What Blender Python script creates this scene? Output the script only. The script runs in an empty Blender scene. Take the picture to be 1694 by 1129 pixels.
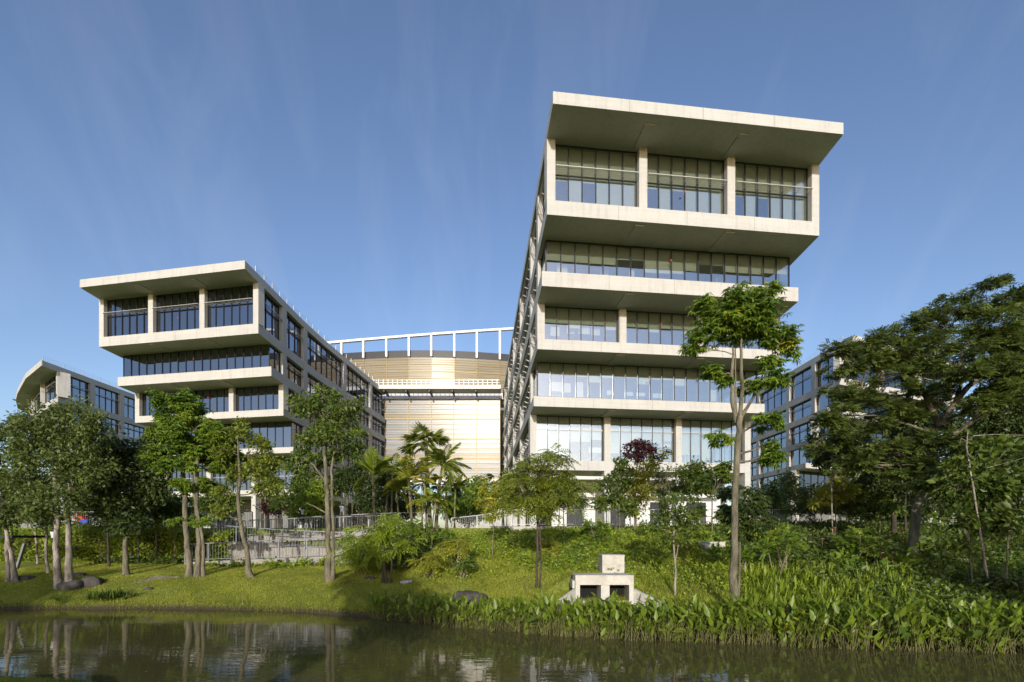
import bpy, math, random
import numpy as np
from mathutils import Vector
R = math.radians
rng = np.random.default_rng(7)
random.seed(7)
SC = bpy.context.scene
COL = SC.collection
E = 3.2                      # eye height above the pond
F, CX, HY = 800.0, 847.0, 885.0

# ------------------------------------------------------------------ camera, sky, sun, exposure
cam = bpy.data.cameras.new('camera'); cam.sensor_width = 36.0; cam.lens = 36.0 * F / 1694.0
cam.shift_y = (HY - 564.5) / 1694.0; cam.clip_start = 0.1; cam.clip_end = 6000
co = bpy.data.objects.new('camera', cam); COL.objects.link(co)
co.location = (0, 0, E); co.rotation_euler = (R(90), 0, 0); SC.camera = co
SUN_EL, SUN_AZ = 14.8, 183.0
w = bpy.data.worlds.new("World"); SC.world = w; w.use_nodes = True
nt = w.node_tree; N = nt.nodes; LK = nt.links
sky = N.new('ShaderNodeTexSky'); sky.sky_type = 'NISHITA'; sky.sun_disc = False
sky.sun_elevation = R(SUN_EL); sky.sun_rotation = R(SUN_AZ)
sky.altitude = 0; sky.air_density = 1.0; sky.dust_density = 1.3; sky.ozone_density = 2.0
tc = N.new('ShaderNodeTexCoord')
mp = N.new('ShaderNodeMapping'); mp.inputs['Scale'].default_value = (4, 1.4, .9); mp.inputs['Rotation'].default_value = (0, .5, 1.2); mp.inputs['Location'].default_value = (5, 2, 7)
LK.new(tc.outputs['Generated'], mp.inputs[0])
no = N.new('ShaderNodeTexNoise'); no.inputs['Scale'].default_value = 2.2; no.inputs['Detail'].default_value = 9; no.inputs['Roughness'].default_value = 0.55
no.inputs['Distortion'].default_value = 0.6
LK.new(mp.outputs[0], no.inputs[0])
cr = N.new('ShaderNodeValToRGB'); cr.color_ramp.elements[0].position = 0.47; cr.color_ramp.elements[1].position = 0.90
cr.color_ramp.elements[0].color = (0, 0, 0, 1); cr.color_ramp.elements[1].color = (0.075, 0.075, 0.075, 1)
LK.new(no.outputs[0], cr.inputs[0])
mx = N.new('ShaderNodeMixRGB'); mx.inputs[2].default_value = (6.0, 6.0, 6.2, 1)
LK.new(cr.outputs[0], mx.inputs[0])
tn = N.new('ShaderNodeMixRGB'); tn.blend_type = 'MULTIPLY'; tn.inputs[0].default_value = 1; tn.inputs[2].default_value = (0.93, 0.91, 1.0, 1)
LK.new(sky.outputs[0], tn.inputs[1]); LK.new(tn.outputs[0], mx.inputs[1])
bg = N['Background']; LK.new(mx.outputs[0], bg.inputs[0]); bg.inputs[1].default_value = 0.117
sl = bpy.data.lights.new('sun', 'SUN'); sl.energy = 2.55; sl.angle = R(0.5); sl.color = (1.0, 0.95, 0.875)
so = bpy.data.objects.new('sun', sl); COL.objects.link(so)
sd = Vector((math.sin(R(SUN_AZ)) * math.cos(R(SUN_EL)), math.cos(R(SUN_AZ)) * math.cos(R(SUN_EL)), math.sin(R(SUN_EL))))
so.rotation_euler = sd.to_track_quat('Z', 'Y').to_euler(); so.location = sd * 80
vs = SC.view_settings; vs.view_transform = 'Standard'; vs.look = 'None'; vs.gamma = 1; vs.exposure = 0.78; vs.use_curve_mapping = False
SC.render.engine = 'CYCLES'
SC.cycles.max_bounces = 8; SC.cycles.transparent_max_bounces = 12; SC.cycles.caustics_reflective = False; SC.cycles.caustics_refractive = False
SC.cycles.sample_clamp_indirect = 6.0

# ------------------------------------------------------------------ helpers
def P(px, py, Y):
    return Vector(((px - CX) / F * Y, Y, E - (py - HY) / F * Y))

def nodes(name):
    m = bpy.data.materials.new(name); m.use_nodes = True
    return m, m.node_tree.nodes, m.node_tree.links, m.node_tree.nodes['Principled BSDF']

def mat(name, c, rough=0.6, metal=0.0, var=0.12, scale=1.5, c2=None, bump=0.0, spec=0.4, stretch=(1, 1, 1), bscale=None):
    m, n, l, b = nodes(name)
    g = n.new('ShaderNodeNewGeometry'); mp = n.new('ShaderNodeMapping'); mp.inputs['Scale'].default_value = stretch
    l.new(g.outputs['Position'], mp.inputs[0])
    t = n.new('ShaderNodeTexNoise'); t.inputs['Scale'].default_value = scale; t.inputs['Detail'].default_value = 7; t.inputs['Roughness'].default_value = 0.6
    l.new(mp.outputs[0], t.inputs[0])
    r = n.new('ShaderNodeValToRGB'); r.color_ramp.elements[0].position = 0.3; r.color_ramp.elements[1].position = 0.72
    c2 = c2 or tuple(x * (1 - 2 * var) for x in c)
    r.color_ramp.elements[0].color = (*c2, 1); r.color_ramp.elements[1].color = (*c, 1)
    l.new(t.outputs[0], r.inputs[0]); l.new(r.outputs[0], b.inputs['Base Color'])
    b.inputs['Roughness'].default_value = rough; b.inputs['Metallic'].default_value = metal; b.inputs['Specular IOR Level'].default_value = spec
    if bump:
        bt = n.new('ShaderNodeTexNoise'); bt.inputs['Scale'].default_value = bscale or scale * 6; bt.inputs['Detail'].default_value = 6
        l.new(mp.outputs[0], bt.inputs[0])
        bu = n.new('ShaderNodeBump'); bu.inputs['Strength'].default_value = bump; bu.inputs['Distance'].default_value = 0.05
        l.new(bt.outputs[0], bu.inputs['Height']); l.new(bu.outputs[0], b.inputs['Normal'])
    return m

def leaf_mat(name, ca, cb, trans=0.35, rough=0.45, cc=None):
    m, n, l, b = nodes(name)
    a = n.new('ShaderNodeAttribute'); a.attribute_name = 'tone'
    r = n.new('ShaderNodeValToRGB'); r.color_ramp.elements[0].color = (*ca, 1); r.color_ramp.elements[1].color = (*cb, 1)
    if cc:
        e = r.color_ramp.elements.new(0.96); e.color = (*cb, 1); r.color_ramp.elements[-1].color = (*cc, 1)
    l.new(a.outputs['Fac'], r.inputs[0]); l.new(r.outputs[0], b.inputs['Base Color'])
    b.inputs['Roughness'].default_value = rough; b.inputs['Specular IOR Level'].default_value = 0.35
    tr = n.new('ShaderNodeBsdfTranslucent'); hs = n.new('ShaderNodeHueSaturation'); hs.inputs['Value'].default_value = 1.25; hs.inputs['Hue'].default_value = 0.485
    l.new(r.outputs[0], hs.inputs['Color']); l.new(hs.outputs[0], tr.inputs[0])
    mxx = n.new('ShaderNodeMixShader'); mxx.inputs[0].default_value = trans
    l.new(b.outputs[0], mxx.inputs[1]); l.new(tr.outputs[0], mxx.inputs[2])
    l.new(mxx.outputs[0], n['Material Output'].inputs['Surface'])
    return m

def concrete(name, c):
    m, n, l, b = nodes(name)
    g = n.new('ShaderNodeNewGeometry')
    def noise(sc, st, det=6):
        mp = n.new('ShaderNodeMapping'); mp.inputs['Scale'].default_value = st; l.new(g.outputs['Position'], mp.inputs[0])
        t = n.new('ShaderNodeTexNoise'); t.inputs['Scale'].default_value = sc; t.inputs['Detail'].default_value = det; l.new(mp.outputs[0], t.inputs[0]); return t
    a = noise(0.5, (1, 1, 1)); s = noise(3.2, (1, 1, 0.10)); f = noise(9, (1, 1, 1))
    h = noise(1.0, (0.15, 0.15, 6))
    r = n.new('ShaderNodeValToRGB'); r.color_ramp.elements[0].position = 0.32; r.color_ramp.elements[1].position = 0.66
    r.color_ramp.elements[0].color = tuple(x * 0.92 for x in c) + (1,); r.color_ramp.elements[1].color = (*c, 1)
    l.new(a.outputs[0], r.inputs[0])
    def mul(x, t, lo, hi, p0, p1):
        q = n.new('ShaderNodeMapRange'); q.inputs['From Min'].default_value = p0; q.inputs['From Max'].default_value = p1
        q.inputs['To Min'].default_value = lo; q.inputs['To Max'].default_value = hi; l.new(t.outputs[0], q.inputs[0])
        k = n.new('ShaderNodeMixRGB'); k.blend_type = 'MULTIPLY'; k.inputs[0].default_value = 1; l.new(x, k.inputs[1]); l.new(q.outputs[0], k.inputs[2]); return k.outputs[0]
    o = mul(r.outputs[0], s, 0.90, 1.02, 0.3, 0.5); o = mul(o, f, 0.95, 1.03, 0.35, 0.65); o = mul(o, h, 0.95, 1.02, 0.35, 0.65)
    l.new(o, b.inputs['Base Color']); b.inputs['Roughness'].default_value = 0.75; b.inputs['Specular IOR Level'].default_value = 0.3
    return m

def glass(name, tint, refl, rcol=(0.85, 0.9, 0.95), wav=0.01):
    m, n, l, b = nodes(name); n.remove(b)
    tr = n.new('ShaderNodeBsdfTransparent'); tr.inputs[0].default_value = (*tint, 1)
    gl = n.new('ShaderNodeBsdfGlossy'); gl.inputs['Color'].default_value = (*rcol, 1); gl.inputs['Roughness'].default_value = 0.02
    g = n.new('ShaderNodeNewGeometry'); t = n.new('ShaderNodeTexNoise'); t.inputs['Scale'].default_value = 0.5; t.inputs['Detail'].default_value = 1
    l.new(g.outputs['Position'], t.inputs[0])
    bu = n.new('ShaderNodeBump'); bu.inputs['Strength'].default_value = wav; bu.inputs['Distance'].default_value = 0.5
    l.new(t.outputs[0], bu.inputs['Height']); l.new(bu.outputs[0], gl.inputs['Normal'])
    lw = n.new('ShaderNodeLayerWeight'); lw.inputs[0].default_value = 0.5
    pw = n.new('ShaderNodeMath'); pw.operation = 'POWER'; pw.inputs[1].default_value = 4.0; l.new(lw.outputs['Facing'], pw.inputs[0])
    mr = n.new('ShaderNodeMapRange'); mr.inputs['To Min'].default_value = refl; mr.inputs['To Max'].default_value = 0.95
    l.new(pw.outputs[0], mr.inputs[0])
    ms = n.new('ShaderNodeMixShader'); l.new(mr.outputs[0], ms.inputs[0]); l.new(tr.outputs[0], ms.inputs[1]); l.new(gl.outputs[0], ms.inputs[2])
    l.new(ms.outputs[0], n['Material Output'].inputs['Surface'])
    return m

M = {}
M['conc'] = concrete('precast_concrete', (0.475, 0.465, 0.43))
M['white'] = mat('white_paint', (0.72, 0.71, 0.68), 0.6, var=0.05)
M['frame'] = mat('dark_aluminium', (0.035, 0.038, 0.042), 0.4, 0.3, var=0.1)
M['shade'] = mat('silver_aluminium', (0.52, 0.51, 0.48), 0.4, 0.4, var=0.05)
M['glassR'] = glass('blue_grey_glass', (0.94, 0.96, 0.93), 0.34)
M['glassL'] = glass('dark_blue_glass', (0.24, 0.28, 0.32), 0.34, (0.68, 0.72, 0.80))
M['blind'] = mat('roller_blind_fabric', (0.64, 0.66, 0.52), 0.9, var=0.04, scale=3)
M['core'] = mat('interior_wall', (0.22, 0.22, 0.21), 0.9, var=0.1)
M['floor_in'] = mat('interior_grey', (0.10, 0.10, 0.10), 0.9)
M['gold'] = mat('gold_anodised', (0.50, 0.38, 0.18), 0.4, 0.3, var=0.08)
M['steel'] = mat('galvanised_steel', (0.22, 0.23, 0.235), 0.5, 0.3, var=0.1)
M['black'] = mat('culvert_shade_black', (0.006, 0.006, 0.005), 0.9)
M['rail_light'] = mat('pale_galvanised_steel', (0.44, 0.45, 0.44), 0.5, 0.2, var=0.08)
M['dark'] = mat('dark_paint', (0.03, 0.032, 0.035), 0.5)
M['rock'] = mat('brown_rock', (0.10, 0.085, 0.07), 0.85, var=0.3, scale=4, bump=0.9)
M['oldconc'] = mat('weathered_concrete', (0.56, 0.53, 0.46), 0.85, c2=(0.36, 0.335, 0.28), scale=2.2, bump=0.3)
M['pale'] = mat('pale_bark', (0.40, 0.35, 0.28), 0.9, c2=(0.08, 0.065, 0.05), scale=5, bump=0.9, stretch=(1, 1, 0.35))
M['bark'] = mat('grey_bark', (0.23, 0.20, 0.13), 0.9, c2=(0.06, 0.055, 0.035), scale=5, bump=0.9, stretch=(1, 1, 0.3))
M['darkbark'] = mat('dark_bark', (0.09, 0.07, 0.05), 0.95, c2=(0.035, 0.028, 0.02), scale=5, bump=0.9, stretch=(1, 1, 0.3))
M['twig'] = mat('twig_bark', (0.20, 0.17, 0.11), 0.9)
M['stem'] = mat('green_stem', (0.20, 0.22, 0.05), 0.6)
M['red'] = mat('red_paint', (0.55, 0.03, 0.02), 0.5); M['blue'] = mat('blue_paint', (0.04, 0.08, 0.45), 0.5)
M['lamp'] = mat('frosted_lamp_glass', (0.7, 0.72, 0.75), 0.3)
M['pipe'] = mat('grey_plastic_pipe', (0.28, 0.30, 0.32), 0.5)
M['purple'] = leaf_mat('purple_leaves', (0.035, 0.012, 0.014), (0.10, 0.03, 0.03))
M['flower'] = mat('white_petals', (0.75, 0.70, 0.70), 0.6); M['bract'] = mat('red_bracts', (0.22, 0.012, 0.012), 0.6)
G = {
 'olive': leaf_mat('olive_leaves', (0.060, 0.085, 0.020), (0.175, 0.225, 0.050), 0.33),
 'bright': leaf_mat('bright_leaves', (0.068, 0.128, 0.014), (0.230, 0.331, 0.034), 0.4, cc=(0.459, 0.405, 0.041)),
 'mid': leaf_mat('mid_leaves', (0.043, 0.074, 0.014), (0.162, 0.223, 0.030), 0.34),
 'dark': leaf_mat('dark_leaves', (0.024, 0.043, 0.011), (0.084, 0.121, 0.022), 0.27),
 'yellow': leaf_mat('yellow_green_leaves', (0.16, 0.18, 0.02), (0.42, 0.43, 0.045), 0.42, cc=(0.55, 0.43, 0.05)),
 'fresh': leaf_mat('fresh_leaves', (0.085, 0.115, 0.015), (0.26, 0.31, 0.04), 0.4, cc=(0.42, 0.36, 0.05)),
 'lime': leaf_mat('lime_leaves', (0.108, 0.176, 0.016), (0.351, 0.432, 0.041), 0.42),
 'thalia': leaf_mat('water_leaves', (0.085, 0.14, 0.012), (0.26, 0.34, 0.03), 0.42, 0.4, cc=(0.40, 0.32, 0.04)),
 'rain': leaf_mat('feathery_leaves', (0.050, 0.080, 0.018), (0.175, 0.225, 0.042), 0.4),
 'grass': leaf_mat('lawn_blades', (0.17, 0.20, 0.022), (0.44, 0.46, 0.065), 0.45, cc=(0.46, 0.34, 0.12)),
}

def tag(o, label, cat, group=None, kind=None):
    if label: o['label'] = label
    if cat: o['category'] = cat
    if group: o['group'] = group
    if kind: o['kind'] = kind
    return o

def thing(name, loc, label, cat, group=None):
    o = bpy.data.objects.new(name, None); COL.objects.link(o); o.location = loc; o.empty_display_size = 0.3
    return tag(o, label, cat, group)

def link(name, me, parent=None, m=None):
    o = bpy.data.objects.new(name, me); COL.objects.link(o)
    if m is not None and not me.materials: me.materials.append(m)
    if parent is not None: o.parent = parent
    return o

def wloc(o):
    v = Vector(o.location)
    while o.parent is not None:
        o = o.parent; v = v + Vector(o.location)
    return v

def mesh_np(name, v, f, smooth=False, tone=None):
    v = np.asarray(v, dtype=np.float32); f = np.asarray(f, dtype=np.int32)
    me = bpy.data.meshes.new(name); k = f.shape[1]
    me.vertices.add(len(v)); me.vertices.foreach_set('co', v.ravel())
    me.loops.add(f.size); me.loops.foreach_set('vertex_index', f.ravel())
    me.polygons.add(len(f)); me.polygons.foreach_set('loop_start', np.arange(0, f.size, k, dtype=np.int32))
    if tone is not None:
        a = me.attributes.new('tone', 'FLOAT', 'POINT'); a.data.foreach_set('value', np.asarray(tone, dtype=np.float32))
    me.polygons.foreach_set('use_smooth', np.full(len(f), bool(smooth)))
    me.update(calc_edges=True)
    return me

BV = np.array([(x, y, z) for x in (-.5, .5) for y in (-.5, .5) for z in (-.5, .5)], dtype=float)
BF = np.array([(0, 1, 3, 2), (4, 6, 7, 5), (0, 4, 5, 1), (2, 3, 7, 6), (0, 2, 6, 4), (1, 5, 7, 3)])

class MB:
    """collects boxes and tubes (quads) for one mesh"""
    def __init__(s): s.v = []; s.f = []; s.n = 0
    def add(s, v, f):
        s.v.append(np.asarray(v, dtype=float)); s.f.append(np.asarray(f) + s.n); s.n += len(v)
    def box(s, c, d, rz=0.0, rx=0.0):
        v = BV * np.array(d)
        if rx:
            cx, sx = math.cos(rx), math.sin(rx); y = v[:, 1] * cx - v[:, 2] * sx; z = v[:, 1] * sx + v[:, 2] * cx; v = np.stack([v[:, 0], y, z], 1)
        if rz:
            cz, sz = math.cos(rz), math.sin(rz); x = v[:, 0] * cz - v[:, 1] * sz; y = v[:, 0] * sz + v[:, 1] * cz; v = np.stack([x, y, v[:, 2]], 1)
        s.add(v + np.array(c), BF); return s
    def bar(s, a, b, t, t2=None):
        a = np.array(a, float); b = np.array(b, float); d = b - a; L = np.linalg.norm(d); d /= L
        up = np.array([0, 0, 1.0]) if abs(d[2]) < 0.95 else np.array([1.0, 0, 0])
        sd_ = np.cross(d, up); sd_ /= np.linalg.norm(sd_); u = np.cross(sd_, d)
        v = BV[:, :1] * d * L + BV[:, 1:2] * sd_ * t + BV[:, 2:3] * u * (t2 or t)
        s.add(v + (a + b) / 2, BF); return s
    def tube(s, pts, rad, k=7):
        p = np.array([tuple(q) for q in pts], float); n = len(p)
        t = np.gradient(p, axis=0); t /= np.linalg.norm(t, axis=1, keepdims=True) + 1e-9
        ref = np.array([0.3, 1.0, 0.1]); a = np.cross(t, ref); a /= np.linalg.norm(a, axis=1, keepdims=True) + 1e-9; b = np.cross(t, a)
        th = np.arange(k) * 2 * np.pi / k
        r = np.array(rad, float)[:, None, None]
        v = p[:, None, :] + r * (np.cos(th)[None, :, None] * a[:, None, :] + np.sin(th)[None, :, None] * b[:, None, :])
        i = np.arange(n - 1)[:, None] * k; j = np.arange(k)[None, :]; j2 = (j + 1) % k
        f = np.stack([i + j, i + j2, i + k + j2, i + k + j], -1).reshape(-1, 4)
        s.add(v.reshape(-1, 3), f); return s
    def build(s, name, m, parent=None, origin=None, smooth=False):
        v = np.concatenate(s.v); f = np.concatenate(s.f)
        if origin is None: origin = wloc(parent) if parent is not None else Vector((0, 0, 0))
        v = v - np.array(origin)
        o = link(name, mesh_np(name, v, f, smooth), parent, m)
        if parent is None: o.location = origin
        return o

CUBES = {}
def cube(name, parent, m, c, d, rz=0.0, local=False):
    """a box part that shares one unit-cube mesh per material"""
    if (name, m.name) not in CUBES:
        me = mesh_np(name, BV, BF); me.materials.append(m); CUBES[(name, m.name)] = me
    o = bpy.data.objects.new(name, CUBES[(name, m.name)]); COL.objects.link(o)
    if parent is not None: o.parent = parent
    o.location = Vector(c) if (local or parent is None) else Vector(c) - wloc(parent)
    o.scale = d; o.rotation_euler = (0, 0, rz)
    return o

def prism(name, parent, m, poly, z0, z1):
    n = len(poly); org = wloc(parent) if parent is not None else Vector((0, 0, 0))
    v = [(x - org.x, y - org.y, z0 - org.z) for x, y in poly] + [(x - org.x, y - org.y, z1 - org.z) for x, y in poly]
    f = [list(range(n))[::-1], list(range(n, 2 * n))] + [[i, (i + 1) % n, n + (i + 1) % n, n + i] for i in range(n)]
    me = bpy.data.meshes.new(name); me.from_pydata(v, [], f); me.update()
    return link(name, me, parent, m)

# ------------------------------------------------------------------ terrain
WX = [-60, -22, -14.2, -8.7, -5.3, -0.97, 2.9, 6.4, 9.6, 14.1, 40]
WY = [21.2, 20.8, 20.8, 20.0, 18.7, 16.5, 15.1, 14.5, 13.8, 13.3, 12.6]
def sstep(x, a, b):
    t = np.clip((x - a) / (b - a), 0, 1); return t * t * (3 - 2 * t)
def wob(x, y):
    return 0.5 * np.sin(x * 0.9 + 1.3 * np.sin(y * 0.7)) * np.cos(y * 1.1 + 0.4 * x) + 0.25 * np.sin(2.3 * x + 1.7 * y)
def gz(x, y):
    x = np.asarray(x, float); y = np.asarray(y, float)
    yw = np.interp(x, WX, WY) + 0.09 * np.sin(x * 1.13 + 2 * np.sin(x * .37)) + 0.05 * np.sin(x * 4.7 + 3 * np.sin(x * .9)) + 0.03 * np.sin(x * 11.3)
    t = y - yw
    left = np.interp(t, [-3, -0.4, 0.0, 0.22, 1.2, 3.3, 7.5, 9.6, 11.6, 13], [-1.0, -0.35, 0.0, 0.26, 0.5, 1.12, 1.5, 1.75, 3.3, 3.65])
    right = np.interp(t, [-3, -0.4, 0.0, 0.3, 1.5, 3.2, 8.0, 13, 16.5, 18], [-1.0, -0.25, 0.0, 0.12, 0.22, 0.55, 1.75, 2.8, 3.5, 3.65])
    s = sstep(x, -8.5, -1.0)
    z = left * (1 - s) + right * s
    z = np.where(y > 32.5, 3.65 + 0 * z, z)
    z = z + wob(x, y) * 0.06 * sstep(t, 0.3, 2.0) * (1 - sstep(y, 28, 32))
    cy = 18.83; cx_ = 153 * cy / 800; ztop = 3.2 - 67 * cy / 800 - .07
    z = np.where((y > cy + .95) & (y < 27), np.maximum(z, ztop - .6 * np.maximum(0, np.abs(x - cx_) - 1.15)), z)     # earth heaped behind the culvert
    near = 9.75 + 1.0 * sstep(-x, 8.0, 9.6) + 0.06 * np.sin(x * 2.1)
    zn = np.interp(near - y, [-1.5, 0, 0.4, 3, 9], [-1.0, 0.0, 0.06, 0.9, 1.55])
    return np.where(y < 11.2, zn, z)
def gzf(x, y): return float(gz(np.array([x]), np.array([y]))[0])
def on_ground(px, py, lo=11.5, hi=34.0):
    """the point of the ground seen at a target pixel"""
    Y = lo
    while Y < hi:
        p = P(px, py, Y)
        if gzf(p.x, Y) >= p.z: return Vector((p.x, Y, gzf(p.x, Y)))
        Y += 0.05
    p = P(px, py, hi); return Vector((p.x, hi, gzf(p.x, hi)))

def ground_material():
    m, n, l, b = nodes('turf_and_soil')
    g = n.new('ShaderNodeNewGeometry')
    def noise(sc, det=6):
        t = n.new('ShaderNodeTexNoise'); t.inputs['Scale'].default_value = sc; t.inputs['Detail'].default_value = det; l.new(g.outputs['Position'], t.inputs[0]); return t
    a = noise(7); r = n.new('ShaderNodeValToRGB'); r.color_ramp.elements[0].position = .3; r.color_ramp.elements[1].position = .7
    r.color_ramp.elements[0].color = (0.11, 0.14, 0.02, 1); r.color_ramp.elements[1].color = (0.25, 0.28, 0.045, 1); l.new(a.outputs[0], r.inputs[0])
    k = noise(0.55); q = n.new('ShaderNodeValToRGB'); q.color_ramp.elements[0].position = .56; q.color_ramp.elements[1].position = .72
    l.new(k.outputs[0], q.inputs[0])
    mxx = n.new('ShaderNodeMixRGB'); mxx.inputs[2].default_value = (0.12, 0.085, 0.05, 1); l.new(q.outputs[0], mxx.inputs[0]); l.new(r.outputs[0], mxx.inputs[1])
    # bare wet earth close to the water level
    sx = n.new('ShaderNodeSeparateXYZ'); l.new(g.outputs['Position'], sx.inputs[0])
    h = n.new('ShaderNodeMapRange'); h.inputs['From Min'].default_value = 0.08; h.inputs['From Max'].default_value = 0.34; h.inputs['To Min'].default_value = 1; h.inputs['To Max'].default_value = 0; l.new(sx.outputs['Z'], h.inputs[0])
    m2 = n.new('ShaderNodeMixRGB'); m2.inputs[2].default_value = (0.055, 0.042, 0.025, 1); l.new(h.outputs[0], m2.inputs[0]); l.new(mxx.outputs[0], m2.inputs[1])
    l.new(m2.outputs[0], b.inputs['Base Color']); b.inputs['Roughness'].default_value = 0.95; b.inputs['Specular IOR Level'].default_value = 0.15
    bt = noise(22); bu = n.new('ShaderNodeBump'); bu.inputs['Strength'].default_value = 0.9; bu.inputs['Distance'].default_value = 0.06
    l.new(bt.outputs[0], bu.inputs['Height']); l.new(bu.outputs[0], b.inputs['Normal'])
    return m
M['ground'] = ground_material()
xs = np.concatenate([np.linspace(-900, -60, 8)[:-1], np.arange(-60, -30, 1.0), np.arange(-30, 26, 0.22), np.arange(26, 60, 1.0), np.linspace(60, 900, 8)])
ys = np.concatenate([[-400, -120, -40, -15], np.arange(-6, 9, 0.8), np.arange(9, 33.4, 0.16), np.arange(33.6, 40, 1.5), [60, 120, 250, 500, 1500, 4000]])
XX, YY = np.meshgrid(xs, ys)
ZZ = gz(XX, YY)
nx, ny = len(xs), len(ys)
ii = (np.arange(ny - 1)[:, None] * nx + np.arange(nx - 1)[None, :]).ravel()
gm = mesh_np('ground', np.stack([XX, YY, ZZ], -1).reshape(-1, 3), np.stack([ii, ii + 1, ii + nx + 1, ii + nx], 1), True)
tag(link('ground', gm, None, M['ground']), None, None, kind='structure')

def water_material():
    m, n, l, b = nodes('pond_water')
    b.inputs['Base Color'].default_value = (0.075, 0.067, 0.024, 1); b.inputs['Roughness'].default_value = 0.03; b.inputs['IOR'].default_value = 1.33
    b.inputs['Specular IOR Level'].default_value = 0.5
    g = n.new('ShaderNodeNewGeometry'); mp = n.new('ShaderNodeMapping'); mp.inputs['Scale'].default_value = (0.7, 2.2, 1); l.new(g.outputs['Position'], mp.inputs[0])
    t = n.new('ShaderNodeTexNoise'); t.inputs['Scale'].default_value = 1.5; t.inputs['Detail'].default_value = 3; t.inputs['Distortion'].default_value = 0.6; l.new(mp.outputs[0], t.inputs[0])
    t2 = n.new('ShaderNodeTexNoise'); t2.inputs['Scale'].default_value = 0.25; l.new(g.outputs['Position'], t2.inputs[0])
    mm = n.new('ShaderNodeMath'); mm.operation = 'MULTIPLY'; l.new(t.outputs[0], mm.inputs[0]); l.new(t2.outputs[0], mm.inputs[1])
    bu = n.new('ShaderNodeBump'); bu.inputs['Strength'].default_value = 0.065; bu.inputs['Distance'].default_value = 0.12
    l.new(mm.outputs[0], bu.inputs['Height']); l.new(bu.outputs[0], b.inputs['Normal'])
    return m
M['water'] = water_material()
wm = mesh_np('water', [(-120, 8.6, 0), (80, 8.6, 0), (80, 23, 0), (-120, 23, 0)], [(0, 1, 2, 3)])
tag(link('water', wm, None, M['water']), None, None, kind='structure')

# ------------------------------------------------------------------ buildings
rnd = random.Random(5)
def seg(p0, p1):
    p0 = np.array(p0, float); p1 = np.array(p1, float); d = p1 - p0; L = float(np.hypot(*d)); d = d / L
    return p0, p1, d, np.array([-d[1], d[0]]), L      # start, end, along, inward, length

def window(par, p0, p1, z0, z1, nc, setback=0.5, transom=None, blinds=None, gm='glassR', mull=0.06, shade=None, shade_d=0.75, label=None, fr=0.06):
    """one glazed opening: the frame is the part, its panes, mullions and blinds the sub-parts"""
    p0, p1, d, nin, L = seg(p0, p1); rz = math.atan2(d[1], d[0]); H = z1 - z0
    org = np.array([*(p0 + nin * setback), z0]); pw = wloc(par)
    mb = MB(); T = 0.14
    mb.box((L / 2, 0, fr / 2 + .002), (L, T, fr)); mb.box((L / 2, 0, H - fr / 2 - .002), (L, T, fr))
    mb.box((fr / 2 + .002, 0, H / 2), (fr, T, H - 2 * fr - .01)); mb.box((L - fr / 2 - .002, 0, H / 2), (fr, T, H - 2 * fr - .01))
    o = link('window', mesh_np('window', np.concatenate(mb.v), np.concatenate(mb.f)), par, M['frame'])
    o.location = Vector(org) - pw; o.rotation_euler = (0, 0, rz)
    rows = [(fr, H - fr)]
    if transom:
        zt = H * transom; rows = [(fr, zt - .04), (zt + .04, H - fr)]
        cube('transom', o, M['frame'] if shade != 'pale' else M['shade'], (L / 2, -.02, zt), (L - 2 * fr, .12, .075), local=True)
    cw = (L - 2 * fr) / nc
    for k in range(nc):
        xc = fr + cw * (k + .5)
        for a, b_ in rows:
            pn = cube('pane', o, M[gm], (xc, 0.01, (a + b_) / 2), (cw - mull - .006, .012, b_ - a - .006), local=True); pn.rotation_euler = (rnd.gauss(0, .004), 0, rnd.gauss(0, .005))
        if k:
            cube('mullion', o, M['frame'], (fr + cw * k, -.03, H / 2), (mull, .16, H - 2 * fr - .01), local=True)
        if blinds:
            f = blinds(k, nc)
            if f > 0.02:
                hb = f * (H - 2 * fr)
                cube('blind', o, M['blind'], (xc, .30, H - fr - hb / 2), (cw - .05, .02, hb), local=True)
    if shade:
        sz = H * (transom or .6) + (.0 if shade == 'pale' else .28); s = MB(); y1 = -shade_d
        if shade != 'pale':
            s.box((L / 2, y1, sz), (L - .1, .07, .06))
            for k in range(nc + 1):
                s.bar((min(max(fr + cw * k, .06), L - .06), -.11, sz - .22), (min(max(fr + cw * k, .06), L - .06), y1 + .04, sz - .03), .03, .06)
            for q in range(3):
                s.box((L / 2, y1 + .12 + q * .15, sz - .06 - q * .05), (L - .12, .05, .012))
            so_ = link('sunshade', mesh_np('sunshade', np.concatenate(s.v), np.concatenate(s.f)), o, M['shade'])
    return o

def lerp2(a, b, t): return np.array(a, float) * (1 - t) + np.array(b, float) * t

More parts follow.
